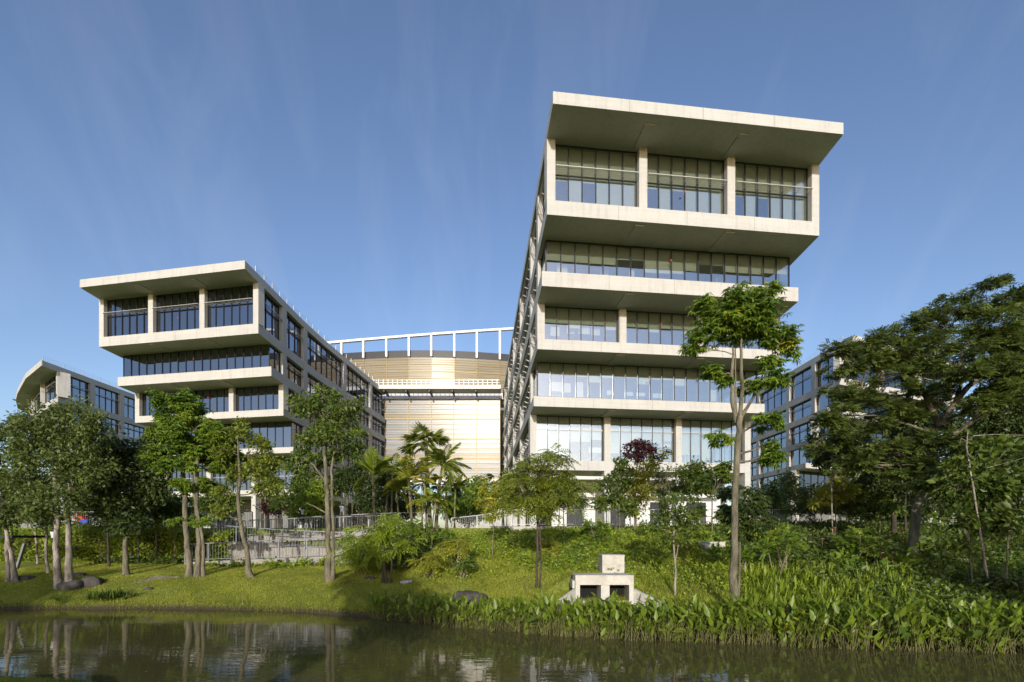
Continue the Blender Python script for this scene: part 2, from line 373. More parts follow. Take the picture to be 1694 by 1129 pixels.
def wing(label, group, front, lside, rside, back, lev, cfg):
    """front: per level the corner polyline left to right; lside / rside: X of a side at depth Y; lev: (top, bottom) heights from the roof down"""
    base = thing('office_wing', (float(np.mean([front[1][0][0], front[1][-1][0]])), front[1][0][1] + 15, 3.65), label, 'office building', group)
    C = M['conc']; n = len(lev); sd0 = cfg.get('kinks', [])
    fs = []                                                   # slabs with their front fascia panels
    for i in range(n):
        fp = [np.array(p, float) for p in front[i]]
        z1, z0 = lev[i]
        inn = []
        for k, p in enumerate(fp):
            q0 = fp[max(k - 1, 0)]; q1 = fp[min(k + 1, len(fp) - 1)]; _, _, d, nin, _ = seg(q0, q1); inn.append(p + nin * .14)
        inn[0][0] = lside(inn[0][1]); inn[-1][0] = rside(inn[-1][1])
        poly = [tuple(p) for p in inn]
        poly += [(rside(y), y) for y in sd0 if inn[-1][1] + 1 < y < back] + [(rside(back), back), (lside(back), back)]
        poly += [(lside(y), y) for y in sorted(sd0, reverse=True) if inn[0][1] + 1 < y < back]
        prism('roof_slab' if i == 0 else 'floor_slab', base, C, poly, z0, z1)
        for k in range(len(fp) - 1):
            a, b_, d, nin, L = seg(fp[k], fp[k + 1]); m = max(1, round(L / cfg.get('panel', 5.0))); rz = math.atan2(d[1], d[0])
            cuts = np.linspace(0, L, m + 1)
            for j in range(m):
                c = a + d * (cuts[j] + cuts[j + 1]) / 2 + nin * .069
                cube('fascia_panel', base, C, (c[0], c[1], (z0 + z1) / 2 - .004), (cuts[j + 1] - cuts[j] - (.02 if m > 1 else 0), .138, z1 - z0 + .008), rz)
        if i < n and len(fp) == 2:                            # shallow beams under the overhang
            a, b_, d, nin, L = seg(fp[0], fp[-1]); rz = math.atan2(d[1], d[0])
            dep = cfg['step'] * (1.0 if i == 0 else .98)
            for u in (1 / 3., 2 / 3.):
                c = a + d * L * u + nin * (dep / 2 + (.55 if i == 0 else .25))
                cube('soffit_beam', base, C, (c[0], c[1], z0 - .05), (.85, dep - .1 - (.55 if i == 0 else .2), .096), rz)
    cw, cd = cfg.get('colw', .72), cfg.get('cold', 1.15)
    zg = cfg.get('ground', 3.6)
    for i in range(1, n + 1):                                 # storeys, i = the floor below (n = ground)
        zt = lev[i - 1][1]; zb = lev[i][0] if i < n else zg
        fp = front[min(i, n - 1)]; kind = cfg['kinds'][i - 1]; glassy = kind == 'glass'
        if zt - zb < .5: continue
        for s in range(len(fp) - 1):
            a, b_, d, nin, L = seg(fp[s], fp[s + 1]); rz = math.atan2(d[1], d[0])
            nb = cfg['bays'] if len(fp) == 2 else 1
            if not glassy:
                us = np.linspace(cw / 2, L - cw / 2, nb + 1)
                for j, u in enumerate(us):
                    if s and j == 0: continue
                    c = a + d * u + nin * (cd / 2 + .004)
                    cube('column', base, C, (c[0], c[1], (zb + zt) / 2), (cw, cd, zt - zb - .004), rz)
                if kind != 'open':
                    for j in range(nb):
                        window(base, a + d * (us[j] + cw / 2), a + d * (us[j + 1] - cw / 2), zb + .003, zt - .003, cfg['cols'] if s < 2 else 3, .58,
                               transom=cfg['tr'].get(i), blinds=cfg['blinds'].get(i), gm=cfg['gm'], shade={1: 'dark', 5: 'pale'}.get(i) if cfg.get('front_shade', True) else None)
            elif kind == 'glass':
                il, ir = cfg.get('inset', (.45, .8))
                window(base, a + d * il, b_ - d * ir, zb + .003, zt - .003, cfg['cols'] * nb, .22, blinds=cfg['blinds'].get(i), gm=cfg['gm'])
        # the long sides
        for side, ys in (('l', cfg.get('lcols')), ('r', cfg.get('rcols'))):
            if not ys: continue
            fx = lside if side == 'l' else rside
            yf = fp[0][1] if side == 'l' else fp[-1][1]
            cs = [y for y in ys if y > yf + 2.2]
            for y in cs:
                tx = (fx(y + 1) - fx(y - 1)) / 2; ang = math.atan2(-tx, 1.0)
                sgn = 1 if side == 'l' else -1
                cube('column', base, C, (fx(y) + sgn * (cw / 2 + .004), y + .6, (zb + zt) / 2), (cw, 1.2, zt - zb - .004), ang)
            if kind == 'open': continue
            st = (yf + cd + .01) if not glassy else yf + .30
            pts = [(st, cs[0])] + [(cs[j] + 1.2, cs[j + 1]) for j in range(len(cs) - 1)] + [(cs[-1] + 1.2, back - .6)]
            for j, (ya, yb) in enumerate(pts):
                if yb - ya < .6: continue
                pa, pb = (fx(ya), ya), (fx(yb), yb)
                nc = max(1, round((yb - ya) / cfg.get('sidepane', 1.75)))
                first = glassy and j == 0
                sb = (cfg.get('inset', (.45, .8))[0 if side == 'l' else 1]) if first else .62
                a2, b2 = (pb, pa) if side == 'l' else (pa, pb)
                if cfg.get('side_simple') == side:
                    nc = max(1, round((yb - ya) / 2.2))
                window(base, a2, b2, zb + .003, zt - .003, nc, sb, transom=None if first else .6, gm=cfg.get('gms', cfg['gm']), shade=None if first else 'dark', shade_d=.62)
    # dark interior block, and the closing wall at the back
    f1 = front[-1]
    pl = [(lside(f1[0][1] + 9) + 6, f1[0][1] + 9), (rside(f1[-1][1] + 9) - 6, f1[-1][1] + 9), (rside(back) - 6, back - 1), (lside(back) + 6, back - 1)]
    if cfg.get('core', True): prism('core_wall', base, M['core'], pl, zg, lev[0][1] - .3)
    prism('back_wall', base, C, [(lside(back) + .8, back - .5), (rside(back) - .8, back - .5), (rside(back) - .8, back - .06), (lside(back) + .8, back - .06)], zg, lev[0][1] - .01)
    # thin railing round the roof edge
    for side in cfg.get('rail', ''):
        fx = lside if side == 'l' else rside; y0 = (front[0][0][1] if side == 'l' else front[0][-1][1]) + cfg.get('rail0', 3.0); mb = MB(); sg = 1 if side == 'l' else -1
        y = y0
        while y < back - 2:
            mb.box((fx(y) + sg * .25, y, lev[0][0] + .5), (.06, .09, 1.0)); y2 = min(y + 2.2, back - 2)
            for h in (.35, .65, .97): mb.bar((fx(y) + sg * .25, y, lev[0][0] + h), (fx(y2) + sg * .25, y2, lev[0][0] + h), .02)
            y += 2.2
        mb.build('roof_railing', M['shade'], base)
    return base

def lin(xs, ys): return lambda y: float(np.interp(y, ys, xs)) if ys[0] <= y <= ys[-1] else float(xs[0] + (y - ys[0]) * (xs[1] - xs[0]) / (ys[1] - ys[0])) if y < ys[0] else float(xs[-1] + (y - ys[-1]) * (xs[-1] - xs[-2]) / (ys[-1] - ys[-2]))

rnd = random.Random(5)
# --- right wing
lR = lin([5.661 - .0681 * 30, 5.661 - .0681 * 120], [30, 120]); rR = lin([26.05 + .033 * 30, 26.05 + .033 * 130], [30, 130])
LEVR = [(34.0, 33.07), (27.96, 26.74), (23.80, 22.47), (19.03, 18.02), (14.39, 13.36), (8.30, 7.22)]
LEVR = [(E + a, E + b) for a, b in LEVR]
frR = []
for y0 in (37.07, 40.35, 43.64, 46.9, 50.2, 53.5):
    xl = lR(y0); yr = y0
    for _ in range(4): yr = y0 + .1175 * (rR(yr) - xl)
    frR.append([(xl, y0), (rR(yr), yr)])
def bl(opts):
    c = {}
    def f(k, n):
        if k not in c: c[k] = rnd.choice(opts)
        return c[k]
    return f
def bl2(k, n): return {5: .38, 6: .36, 11: .35, 12: .36}.get(k, [.55, .56, .57, .57, .57, .3, .3, .75, .74, .72, .6, .45, .38, .55, .55, .56, .5, .5][k % 18])
cfgR = dict(kinds=['col', 'glass', 'col', 'glass', 'col', 'open'], bays=3, cols=6, step=3.29, gm='glassR', panel=6.0, inset=(.42, .8),
            tr={1: .50, 5: .70}, blinds={1: bl([.98, .98, .98, .98, .55]), 2: bl2, 3: bl([.42, .42, .4, .55, .38]), 4: bl([.30, .32, .34, .34, .5]), 5: bl([.92, .6, .95, .55, .8, .5])},
            lcols=[47.0, 53.6, 67.3, 81.0, 95.0, 108.5], rcols=[47.5, 54, 67.5, 81, 95, 108], side_simple='l', rail='')
wing('tall right office wing with stepped concrete floors and pale green blinds', 'stepped office wings', frR, lR, rR, 116.0, LEVR, cfgR)

# --- left wing (its right side bends a little)
rL = lin([-33.1, -33.1, -32.75, -31.4, -30.0, -29.4], [50, 76.4, 84, 98.7, 113, 120]); lL = lin([-57.4, -58.4], [60, 80])
LEVL = [(34.0, 32.96), (27.6, 26.3), (23.15, 21.85), (18.24, 17.26), (13.3, 12.43), (7.2, 6.25)]
LEVL = [(E + a, E + b) for a, b in LEVL]
frL = [[(lL(y + 4.55), y + 4.55), (rL(y), y)] for y in (59.9, 63.1, 66.5, 70.0, 73.2, 76.4)]
cfgL = dict(kinds=['col', 'glass', 'col', 'glass', 'col', 'open'], bays=3, cols=6, step=3.3, gm='glassL', panel=6.0, inset=(.8, .45), colw=.78,
            tr={1: .56, 5: .42}, blinds={}, rcols=[69.9, 77.0, 92.2, 105.2], lcols=[71, 78, 92, 105], rail='r', kinks=[76.4, 84, 98.7], sidepane=2.0, rail0=3.0)
wing('left office wing with dark blue glass and cantilevered roof behind the layered tree', 'stepped office wings', frL, lL, rL, 114.0, LEVL, cfgL)

# --- far left wing with the curved roof end
curve = [(-131.5, 131), (-128.8, 126), (-121.4, 118.3), (-115.5, 112.9), (-102.5, 101.9), (-91.5, 94.0)]
def shift(c, d): return [(x + .0 * d, y + d) for x, y in c]
rLL = lin([-91.5, -91.5], [80, 150]); lLL = lin([-131.5, -131.5], [100, 160])
LEVX = [(34.0, 32.9), (27.9, 26.6), (23.4, 22.2), (18.6, 17.5), (14.2, 13.2), (8.2, 7.2)]
LEVX = [(E + a, E + b) for a, b in LEVX]
frLL = [shift(curve, 3.3 * k) for k in range(6)]
cfgLL = dict(kinds=['col', 'glass', 'col', 'glass', 'col', 'open'], bays=1, cols=6, step=3.3, gm='glassL', panel=40, inset=(.5, .5), tr={1: .56}, blinds={},
             rcols=[105.0, 113.0, 121.5, 130, 139], rail='r', sidepane=1.8, rail0=.6, colw=1.0, cold=2.0, ground=3.6)
wing('distant far left office wing with a curved overhanging roof above the olive trees', 'stepped office wings', frLL, lLL, rLL, 148.0, LEVX, cfgLL)

# --- far right wing
lRR = lin([58, 58], [60, 140]); rRR = lin([92, 92], [60, 160])
frRR = [[(58, y), (92, y + 15)] for y in (82.2, 85.5, 88.8, 92.1, 95.4, 98.7)]
cfgRR = dict(kinds=['col', 'glass', 'col', 'glass', 'col', 'open'], bays=3, cols=5, step=3.3, gm='glassL', panel=6, inset=(.5, .5), tr={1: .56}, blinds={},
             lcols=[92.6, 101.2, 113.6], rail='l', sidepane=3.0, colw=.9, rail0=3)
wing('distant office wing on the right, half hidden behind the spreading dark tree', 'stepped office wings', frRR, lRR, rRR, 128.0, LEVX, cfgRR)

# --- the golden glass hall that joins the two wings
hall = thing('glass_hall', (0, 120, 3.65), 'pale gold louvred glass hall between the two office wings', 'office building')
def cladding(name, lo, hi):
    mg, n_, l_, b_ = nodes(name)
    g_ = n_.new('ShaderNodeNewGeometry'); mp_ = n_.new('ShaderNodeMapping'); mp_.inputs['Scale'].default_value = (.05, .05, 2.1); l_.new(g_.outputs['Position'], mp_.inputs[0])
    t_ = n_.new('ShaderNodeTexNoise'); t_.inputs['Scale'].default_value = 1.0; t_.inputs['Detail'].default_value = 8; t_.inputs['Roughness'].default_value = .75; l_.new(mp_.outputs[0], t_.inputs[0])
    r_ = n_.new('ShaderNodeValToRGB'); r_.color_ramp.elements[0].position = .36; r_.color_ramp.elements[1].position = .60
    r_.color_ramp.elements[0].color = (*lo, 1); r_.color_ramp.elements[1].color = (*hi, 1); l_.new(t_.outputs[0], r_.inputs[0])
    l_.new(r_.outputs[0], b_.inputs['Base Color']); b_.inputs['Roughness'].default_value = .55; b_.inputs['Specular IOR Level'].default_value = .05
    gl_ = n_.new('ShaderNodeBsdfGlossy'); gl_.inputs['Roughness'].default_value = .24; gl_.inputs['Color'].default_value = (.85, .82, .72, 1)
    bu_ = n_.new('ShaderNodeBump'); bu_.inputs['Strength'].default_value = .05; bu_.inputs['Distance'].default_value = .12; l_.new(t_.outputs[0], bu_.inputs['Height']); l_.new(bu_.outputs[0], gl_.inputs['Normal'])
    ms_ = n_.new('ShaderNodeMixShader'); ms_.inputs[0].default_value = .02; l_.new(b_.outputs[0], ms_.inputs[1]); l_.new(gl_.outputs[0], ms_.inputs[2]); l_.new(ms_.outputs[0], n_['Material Output'].inputs['Surface'])
    return mg
M['hall'] = cladding('pale_silver_louvre_glass', (.19, .20, .21), (.28, .30, .33)); M['hall_gold'] = cladding('pale_gold_louvre_glass', (.185, .148, .09), (.25, .225, .165)); M['gold'] = mat('gold_anodised', (0.27, 0.195, 0.085), 0.45, 0.2, var=0.08)
def wallgrid(pts, z0f, z1f, rows, name='panel', gold=()):
    """cladding between polyline points: one panel per cell, gold rails and mullions in front"""
    for k in range(len(pts) - 1):
        a, b, d, nin, L = seg(pts[k], pts[k + 1]); rz = math.atan2(d[1], d[0])
        z0a, z1a = z0f(a[0]), z1f(a[0]); z0b, z1b = z0f(b[0]), z1f(b[0]); z0 = (z0a + z0b) / 2; z1 = (z1a + z1b) / 2
        h = (z1 - z0) / rows
        for j in range(rows):
            c = a + d * L / 2
            cube(name, hall, M['hall_gold' if j in gold else 'hall'], (c[0], c[1] + .012 * ((j * 7 + k * 3) % 3), z0 + h * (j + .5)), (L - .16, .05, h - .10), rz)
            cube('rail', hall, M['gold'], (c[0], c[1] - .10, z0 + h * j), (L - .15, .16, .11 if (j * 5) % 4 else .24), rz)
        lv = MB()
        for j in range(rows * 3):
            if j % 3: lv.box((L / 2, -.06, z0 + h * j / 3), (L - .18, .06, .035))
        o = lv.build('louvre', M['hall_gold'], hall, origin=(0, 0, 0)); o.location = Vector((a[0], a[1], 0)) - hall.location; o.rotation_euler = (0, 0, rz); o['kind'] = 'stuff'
        for p in ([a] if k else [a]) + ([b] if k == len(pts) - 2 else []):
            cube('mullion', hall, M['gold'], (p[0], p[1] - .06, (z0 + z1) / 2 + .05), (.15, .30, z1 - z0 + .2), rz)
lw = [((px - CX) / F * 115, 115) for px in (636, 675.5, 713.5, 750.5, 788.5, 827)]
wallgrid(lw, lambda x: E + 13.4, lambda x: E + 32.2, 16, gold=(4, 12))
uw = [((px - CX) / F * y, y) for px, y in ((540, 126), (566, 125.2), (602, 124.3), (640, 123.6), (677, 123.2), (714, 123.2), (752, 123.6), (789, 124.3), (827, 125.4), (866, 127))]
wallgrid(uw, lambda x: E + 34.4, lambda x: E + 45.2 + .0 * x, 6, gold=(1, 2, 3, 4, 5))
for i in range(len(uw) - 1):                                    # dark roof edge and the white roof frame over it
    a, b, d, nin, L = seg(uw[i], uw[i + 1]); rz = math.atan2(d[1], d[0]); c = (a + b) / 2 + nin * 1.2
    cube('roof_edge', hall, M['dark'], (c[0], c[1], E + 46.2), (L - .02, 1.6, 1.9), rz)
mb = MB(); tops = []
for i, (x, y) in enumerate(uw):
    px = CX + F * x / y; h = (HY - (568.5 - (px - 546) * .092 + ((px - 546) / 300.) ** 2 * 4.5)) * y / F
    tops.append((x, y - .3, E + h))
    if i: cube('frame_post', hall, M['white'], (x, y - .3, E + (45.3 + h) / 2), (.5, .7, h - 45.3))
for i in range(len(tops) - 1): mb.bar(tops[i], tops[i + 1], .8, .55)
mb.build('frame_beam', M['white'], hall)
cube('canopy', hall, M['white'], (-17.6, 111.9, E + 33.65), (30.0, 3.9, .85))
for px in (640, 675.5, 713.5, 750.5, 788.5):
    x = (px - CX) / F * 113; cube('canopy_bracket', hall, M['dark'], (x, 112.4, E + 32.9), (.3, 4.2, .55))
mb = MB(); x = -31.5
while x < -3.2:
    mb.box((x, 110.3, E + 34.75), (.16, .22, 1.35)); x += 1.08
mb.build('canopy_post', M['white'], hall)['kind'] = 'stuff'
mb = MB(); mb.box((-17.6, 110.3, E + 34.7), (29.4, .05, .05)); mb.box((-17.6, 110.3, E + 35.3), (29.4, .05, .05)); mb.build('canopy_rail', M['shade'], hall)
cube('base_beam', hall, M['white'], (-16.6, 115.2, E + 12.6), (27.6, 1.1, 1.3))
for x in (-30, -20.5, -11.5, -4): cube('column', hall, M['conc'], (x, 115.6, (E + 11.9 + 3.6) / 2), (1.0, 1.0, E + 11.9 - 3.6))
prism('upper_floor', hall, M['white'], [(-36, 116.2), (-2, 116.2), (3, 124), (-48, 124)], E + 32.6, E + 34.0)
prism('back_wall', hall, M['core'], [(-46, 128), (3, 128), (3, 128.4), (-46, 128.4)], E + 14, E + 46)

for i, (px, py, Yw) in enumerate(((1133, 317, 41.9), (1110, 431, 44.9), (1094, 537, 48.5), (1077, 628, 51.3))):
    q = P(px, py, Yw); t = [o for o in COL.objects if o.name.startswith('office_wing')][0]; cube('red_marker', t, M['red'], (q.x, q.y, q.z), (.12, .03, .15), .117)
for i, (px, py, Yw) in enumerate(((294, 526, 66.0), (320, 594, 69.0), (344, 658, 72.6))):
    q = P(px, py, Yw); t = [o for o in COL.objects if o.name.startswith('office_wing')][1]; cube('red_marker', t, M['red'], (q.x, q.y, q.z), (.16, .03, .2), -.18)
# pale screens and furniture that show through the lower windows of the right wing
rw = [o for o in COL.objects if o.name.startswith('office_wing')][0]
for px, py, wd, ht, Yw in ((918, 549, .9, .9, 48.2), (944, 540, .8, 1.5, 48.4), (966, 541, 1.2, 1.5, 48.5), (985, 543, .9, 1.5, 48.7), (921, 640, 1.5, 1.0, 51.6), (935, 642, 1.2, 1.0, 51.7), (958, 645, .9, 1.6, 51.9), (1010, 650, .8, .5, 52.4), (1040, 652, 1.0, .4, 52.6), (1060, 653, 1.0, .4, 52.8), (1088, 655, 1.1, .5, 53.0), (1180, 655, .8, 1.3, 54.0), (930, 445, 1.0, .9, 44.8), (1045, 447, .5, 1.5, 46.0), (1000, 447, .8, 1.0, 45.6), (1190, 460, .7, 1.0, 47.4), (1050, 737, 1.4, .6, 55.6), (1100, 735, 1.6, .7, 56.4), (985, 745, 1.6, .6, 55.4)):
    q = P(px, py, Yw + .4); cube('partition', rw, M['white'], (q.x, q.y, q.z), (wd, .06, ht), .117)
# rooms at ground level behind the columns
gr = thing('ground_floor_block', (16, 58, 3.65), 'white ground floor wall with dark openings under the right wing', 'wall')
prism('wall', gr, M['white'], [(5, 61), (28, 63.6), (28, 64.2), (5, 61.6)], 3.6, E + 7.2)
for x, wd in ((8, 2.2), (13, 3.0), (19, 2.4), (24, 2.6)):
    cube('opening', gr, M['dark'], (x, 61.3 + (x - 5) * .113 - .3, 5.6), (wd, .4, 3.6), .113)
cube('ceiling_beam', gr, M['shade'], (15.5, 55.4, E + 6.4), (22, .5, .35), .117)
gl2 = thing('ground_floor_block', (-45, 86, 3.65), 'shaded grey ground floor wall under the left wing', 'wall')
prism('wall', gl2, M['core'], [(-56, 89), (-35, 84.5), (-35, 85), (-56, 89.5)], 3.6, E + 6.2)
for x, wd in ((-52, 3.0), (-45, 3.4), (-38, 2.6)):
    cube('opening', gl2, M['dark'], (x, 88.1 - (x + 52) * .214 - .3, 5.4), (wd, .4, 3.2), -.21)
# ------------------------------------------------------------------ plants
def unit(a): return a / (np.linalg.norm(a, axis=-1, keepdims=True) + 1e-9)
def leaf_geo(base, axis, nrm, L, W, tone, fold=.12, mid=.45):
    """folded rhombic leaves, two triangles each"""
    n = len(base); L = np.broadcast_to(L, n)[:, None]; W = np.broadcast_to(W, n)[:, None]
    side = unit(np.cross(axis, nrm)); up = np.cross(side, axis)
    c = base + axis * L * mid
    v = np.stack([base, c + side * W / 2 + up * W * fold, base + axis * L - np.array([0, 0, 1.0]) * L * .10, c - side * W / 2 + up * W * fold], 1).reshape(-1, 3)
    i = np.arange(n)[:, None] * 4
    f = np.stack([i + 0, i + 1, i + 2, i + 0, i + 2, i + 3], -1).reshape(-1, 3)
    return v, f, np.repeat(tone, 4)

def joinleaf(name, geos, m, parent=None, origin=(0, 0, 0)):
    V, Fc, T, n = [], [], [], 0
    for v, f, t in geos: V.append(v); Fc.append(f + n); T.append(t); n += len(v)
    me = mesh_np(name, np.concatenate(V) - np.array(origin), np.concatenate(Fc), True, np.concatenate(T))
    return link(name, me, parent, m)

def rdir(n): return unit(rng.normal(size=(n, 3)))

STY = dict(
 small=dict(L=.15, W=.075, k=3, mode='leaf'), leaf=dict(L=.20, W=.095, k=3, mode='leaf'), big=dict(L=.30, W=.15, k=3, mode='leaf'),
 whorl=dict(L=.27, W=.075, k=8, mode='whorl'), whorl2=dict(L=.22, W=.07, k=7, mode='whorl'), spray=dict(L=.18, W=.062, k=12, mode='spray', R=.55),
 feather=dict(L=.115, W=.055, k=10, mode='spray', R=.28, flat=True))

def foliage(pts, out, st, tone0):
    """leaves at tip points; out = outward direction of each tip"""
    n = len(pts); k = st['k']
    tone = np.clip(np.repeat(tone0, k) + rng.normal(0, .16, n * k), 0, 1)
    if st['mode'] == 'leaf':
        b = np.repeat(pts, k, 0) + rng.normal(0, st['L'] * .45, (n * k, 3)); a = unit(np.repeat(out, k, 0) * .7 + rng.normal(0, .7, (n * k, 3)) + np.array([0, 0, -.15]))
        nr = unit(rng.normal(0, .8, (n * k, 3)) + np.array([0, -.2, .55]))
        sz = rng.uniform(.5, 1.4, n * k); return leaf_geo(b, a, nr, st['L'] * sz, st['W'] * sz * rng.uniform(.8, 1.2, n * k), tone)
    if st['mode'] == 'whorl':
        az = (np.arange(k)[None] * 2 * np.pi / k + rng.uniform(0, 6.28, (n, 1)) + rng.normal(0, .15, (n, k))).reshape(-1)
        dr = np.repeat(rng.normal(-.55, .22, n), k) + rng.normal(0, .12, n * k)
        loc = np.stack([np.cos(az) * np.cos(dr), np.sin(az) * np.cos(dr), np.sin(dr)], 1)
        a = unit(loc + np.repeat(out, k, 0) * .25)
        nr = unit(np.array([0, -.55, .8]) + rng.normal(0, .4, (n * k, 3)))
        return leaf_geo(np.repeat(pts, k, 0), a, nr, st['L'] * rng.uniform(.75, 1.2, n * k), st['W'] * rng.uniform(.8, 1.2, n * k), tone)
    Rr = st['R']; flat = st.get('flat')
    ax = unit(out * np.array([1, 1, .25]) + rng.normal(0, .6, (n, 3)) * np.array([1, 1, .45]) + np.array([0, 0, -.02 if flat else -.18]))
    up = unit(np.array([0, -.38, .85]) + rng.normal(0, .30, (n, 3))); sd_ = unit(np.cross(ax, up)); up = np.cross(sd_, ax)
    t = (np.arange(k) // 2 + .5) / (k / 2); s = np.where(np.arange(k) % 2, 1.0, -1.0)
    drop = (.10 if flat else .32) * Rr * t ** 2
    b = pts[:, None] + ax[:, None] * (Rr * t)[None, :, None] - np.array([0, 0, 1.0]) * drop[None, :, None]
    a = unit(sd_[:, None] * s[None, :, None] * .9 + ax[:, None] * .55 + np.array([0, 0, -.12 if flat else -.35]))
    nr = np.broadcast_to(up[:, None], a.shape)
    return leaf_geo(b.reshape(-1, 3), a.reshape(-1, 3), nr.reshape(-1, 3), st['L'] * rng.uniform(.8, 1.2, n * k), st['W'] * rng.uniform(.8, 1.2, n * k), tone)

def blob(c, r, n, rsub=.30, m=None, flat=.7):
    """tip points in clumps inside an ellipsoid: points, outward directions, clump centres, tone"""
    c = np.array(c, float); r = np.array(r, float)
    m = m or int(max(6, min(70, n / 26)))
    d = rdir(m) * (rng.uniform(.15, 1, (m, 1)) ** .5); cc = c + d * r * .86
    idx = rng.integers(0, m, n); rs = rsub * min(r[0], r[2] * 1.4) * rng.uniform(.6, 1.3, m)
    off = rng.normal(size=(n, 3)) * np.array([1, 1, flat]) * rs[idx][:, None] * .62
    p = cc[idx] + off
    out = unit((p - c) / r + off / rs[idx][:, None] * .5 + np.array([0, 0, .15]))
    tone = np.clip(.45 + rng.normal(0, .16, m)[idx], .05, .9)
    return p, out, cc, tone

def curve3(a, b, sag=.15, n=6, jit=.04):
    a = np.array(a, float); b = np.array(b, float); t = np.linspace(0, 1, n)[:, None]; L = np.linalg.norm(b - a)
    p = a * (1 - t) + b * t + np.array([0, 0, 1.0]) * (4 * t * (1 - t)) * sag * L * -.5
    p[1:-1] += rng.normal(0, jit * L, (n - 2, 3)); return p

def tree(name, label, cat, Y, trunks, clusters, style='leaf', leaf='mid', bark='bark', dens=1.0, group=None, ground=True, depth=.85, twigs=True, limb=.42, rsub=.30, scale=None, sag=.15, kids=None):
    """trunks: lists of (px, py, radius m); clusters: (px, py, rx px, ry px[, dY]) in the photo's pixels at the tree's own depth"""
    b = P(trunks[0][0][0], trunks[0][0][1], Y); zb = gzf(b.x, Y) if ground else b.z
    t = thing(name, (b.x, b.y, zb), label, cat, group)
    B = M[bark]; paths = []
    for tr in trunks:
        pts = [P(q[0], q[1], Y) for q in tr]; rad = [q[2] * .68 for q in tr]
        dy = rng.uniform(-.25, .25) if len(trunks) > 1 else 0
        for j, p in enumerate(pts): p.y += dy * (.4 + j * .3)
        grd = ground and tr[0][1] > trunks[0][0][1] - 32 and len(tr) > 1 and (tr is trunks[0] or tr[0][1] > trunks[0][0][1] - 32)
        if grd: pts[0].z = gzf(pts[0].x, pts[0].y) - .08
        fine, fr = [], []
        for j in range(len(pts) - 1):
            for s in np.linspace(0, 1, 5)[:-1]:
                q = pts[j].lerp(pts[j + 1], s); wv = .5 * rad[j]
                fine.append((q.x + rng.normal(0, wv * .35), q.y + rng.normal(0, wv * .35), q.z)); fr.append(rad[j] * (1 - s) + rad[j + 1] * s)
        fine.append(tuple(pts[-1])); fr.append(rad[-1])
        if grd:                                               # root flare
            fr[0] *= 1.3; fr[1] *= 1.04
        mb = MB(); mb.tube(fine, fr, 9); mb.build('trunk', B, t, smooth=True)
        paths.append((np.array(fine), np.array(fr)))
    st = dict(STY[style]); dens = dens * dict(whorl=3.4, whorl2=4.0, spray=3.0, feather=4.6, small=1.25, leaf=2.0, big=2.4)[style]; rsub = rsub * 1.12
    if scale: st['L'] *= scale; st['W'] *= scale
    geos = []; tw = MB(); px2m = Y / F
    for cl in clusters:
        cx, cy, rx, ry = cl[:4]; dY = cl[4] if len(cl) > 4 else rng.uniform(-.35, .35) * rx * px2m
        c = np.array(P(cx, cy, Y)) + np.array([0, dY, 0]); r = np.array([rx, rx * depth, ry]) * px2m
        area = (2 * r[0]) * (2 * r[2])
        n = int(max(14, dens * area * 4.2 / (st['L'] * st['W'] * st['k'])))
        p, out, cc, tone = blob(c, r, n, rsub)
        geos.append(foliage(p, out, st, tone))
        best = None
        for fp, fr in paths:
            dd = np.linalg.norm(fp - c, axis=1) + np.where(fp[:, 2] > c[2] - .15 * abs(c[0] - fp[:, 0]), 1.6 * np.abs(fp[:, 2] - c[2]) + .3, 0); j = int(dd.argmin())
            if best is None or dd[j] < best[0]: best = (dd[j], fp[j], fr[j])
        s0 = best[1]; r0 = max(.018, min(best[2] * limb, .16))
        lp = curve3(s0, c, sag); mb = MB(); mb.tube(lp, np.linspace(r0, max(.012, r0 * .35), len(lp)), 6); mb.build('branch', B, t, smooth=True)
        if twigs:
            for q in cc[: int(min(len(cc), 16))]:
                k = rng.integers(2, len(lp)); w_ = curve3(lp[k], q, .1, 4, .03); tw.tube(w_, np.linspace(max(.01, r0 * .3), .006, 4), 4)
    if tw.n: tw.build('twigs', M['twig'] if bark != 'darkbark' else B, t)['kind'] = 'stuff'
    joinleaf('crown', geos, G[leaf] if leaf in G else M[leaf], t, t.location)
    return t

def bush(name, label, Y, cx, cy, rx, ry, style='leaf', leaf='mid', dens=1.0, group=None, scale=None, cat='shrub', depth=.9, base=None):
    c = P(cx, cy, Y); zb = gzf(c.x, Y); t = thing(name, (c.x, Y, zb), label, cat, group)
    st = dict(STY[style]);
    if scale: st['L'] *= scale; st['W'] *= scale
    px2m = Y / F; r = np.array([rx, rx * depth, ry]) * px2m; dens *= 1.7; n = int(max(14, dens * 4 * r[0] * r[2] * 4.5 / (st['L'] * st['W'] * st['k'])))
    p, out, cc, tone = blob(c, r, n, .34); keep = p[:, 2] > gz(p[:, 0], p[:, 1]) - .05
    joinleaf('foliage', [foliage(p[keep], out[keep], st, tone[keep])], G[leaf] if leaf in G else M[leaf], t, t.location)
    mb = MB()
    for q in cc[:7]:
        f0 = np.array([c.x + rng.normal(0, r[0] * .2), Y + rng.normal(0, r[1] * .2), 0]); f0[2] = gzf(f0[0], f0[1]) - .05
        mb.tube(curve3(f0, q, .05, 5), np.linspace(.03, .012, 5), 5)
    mb.build('stem', M['twig'], t)
    return t

def od(px, py): p = on_ground(px, py); return p.y

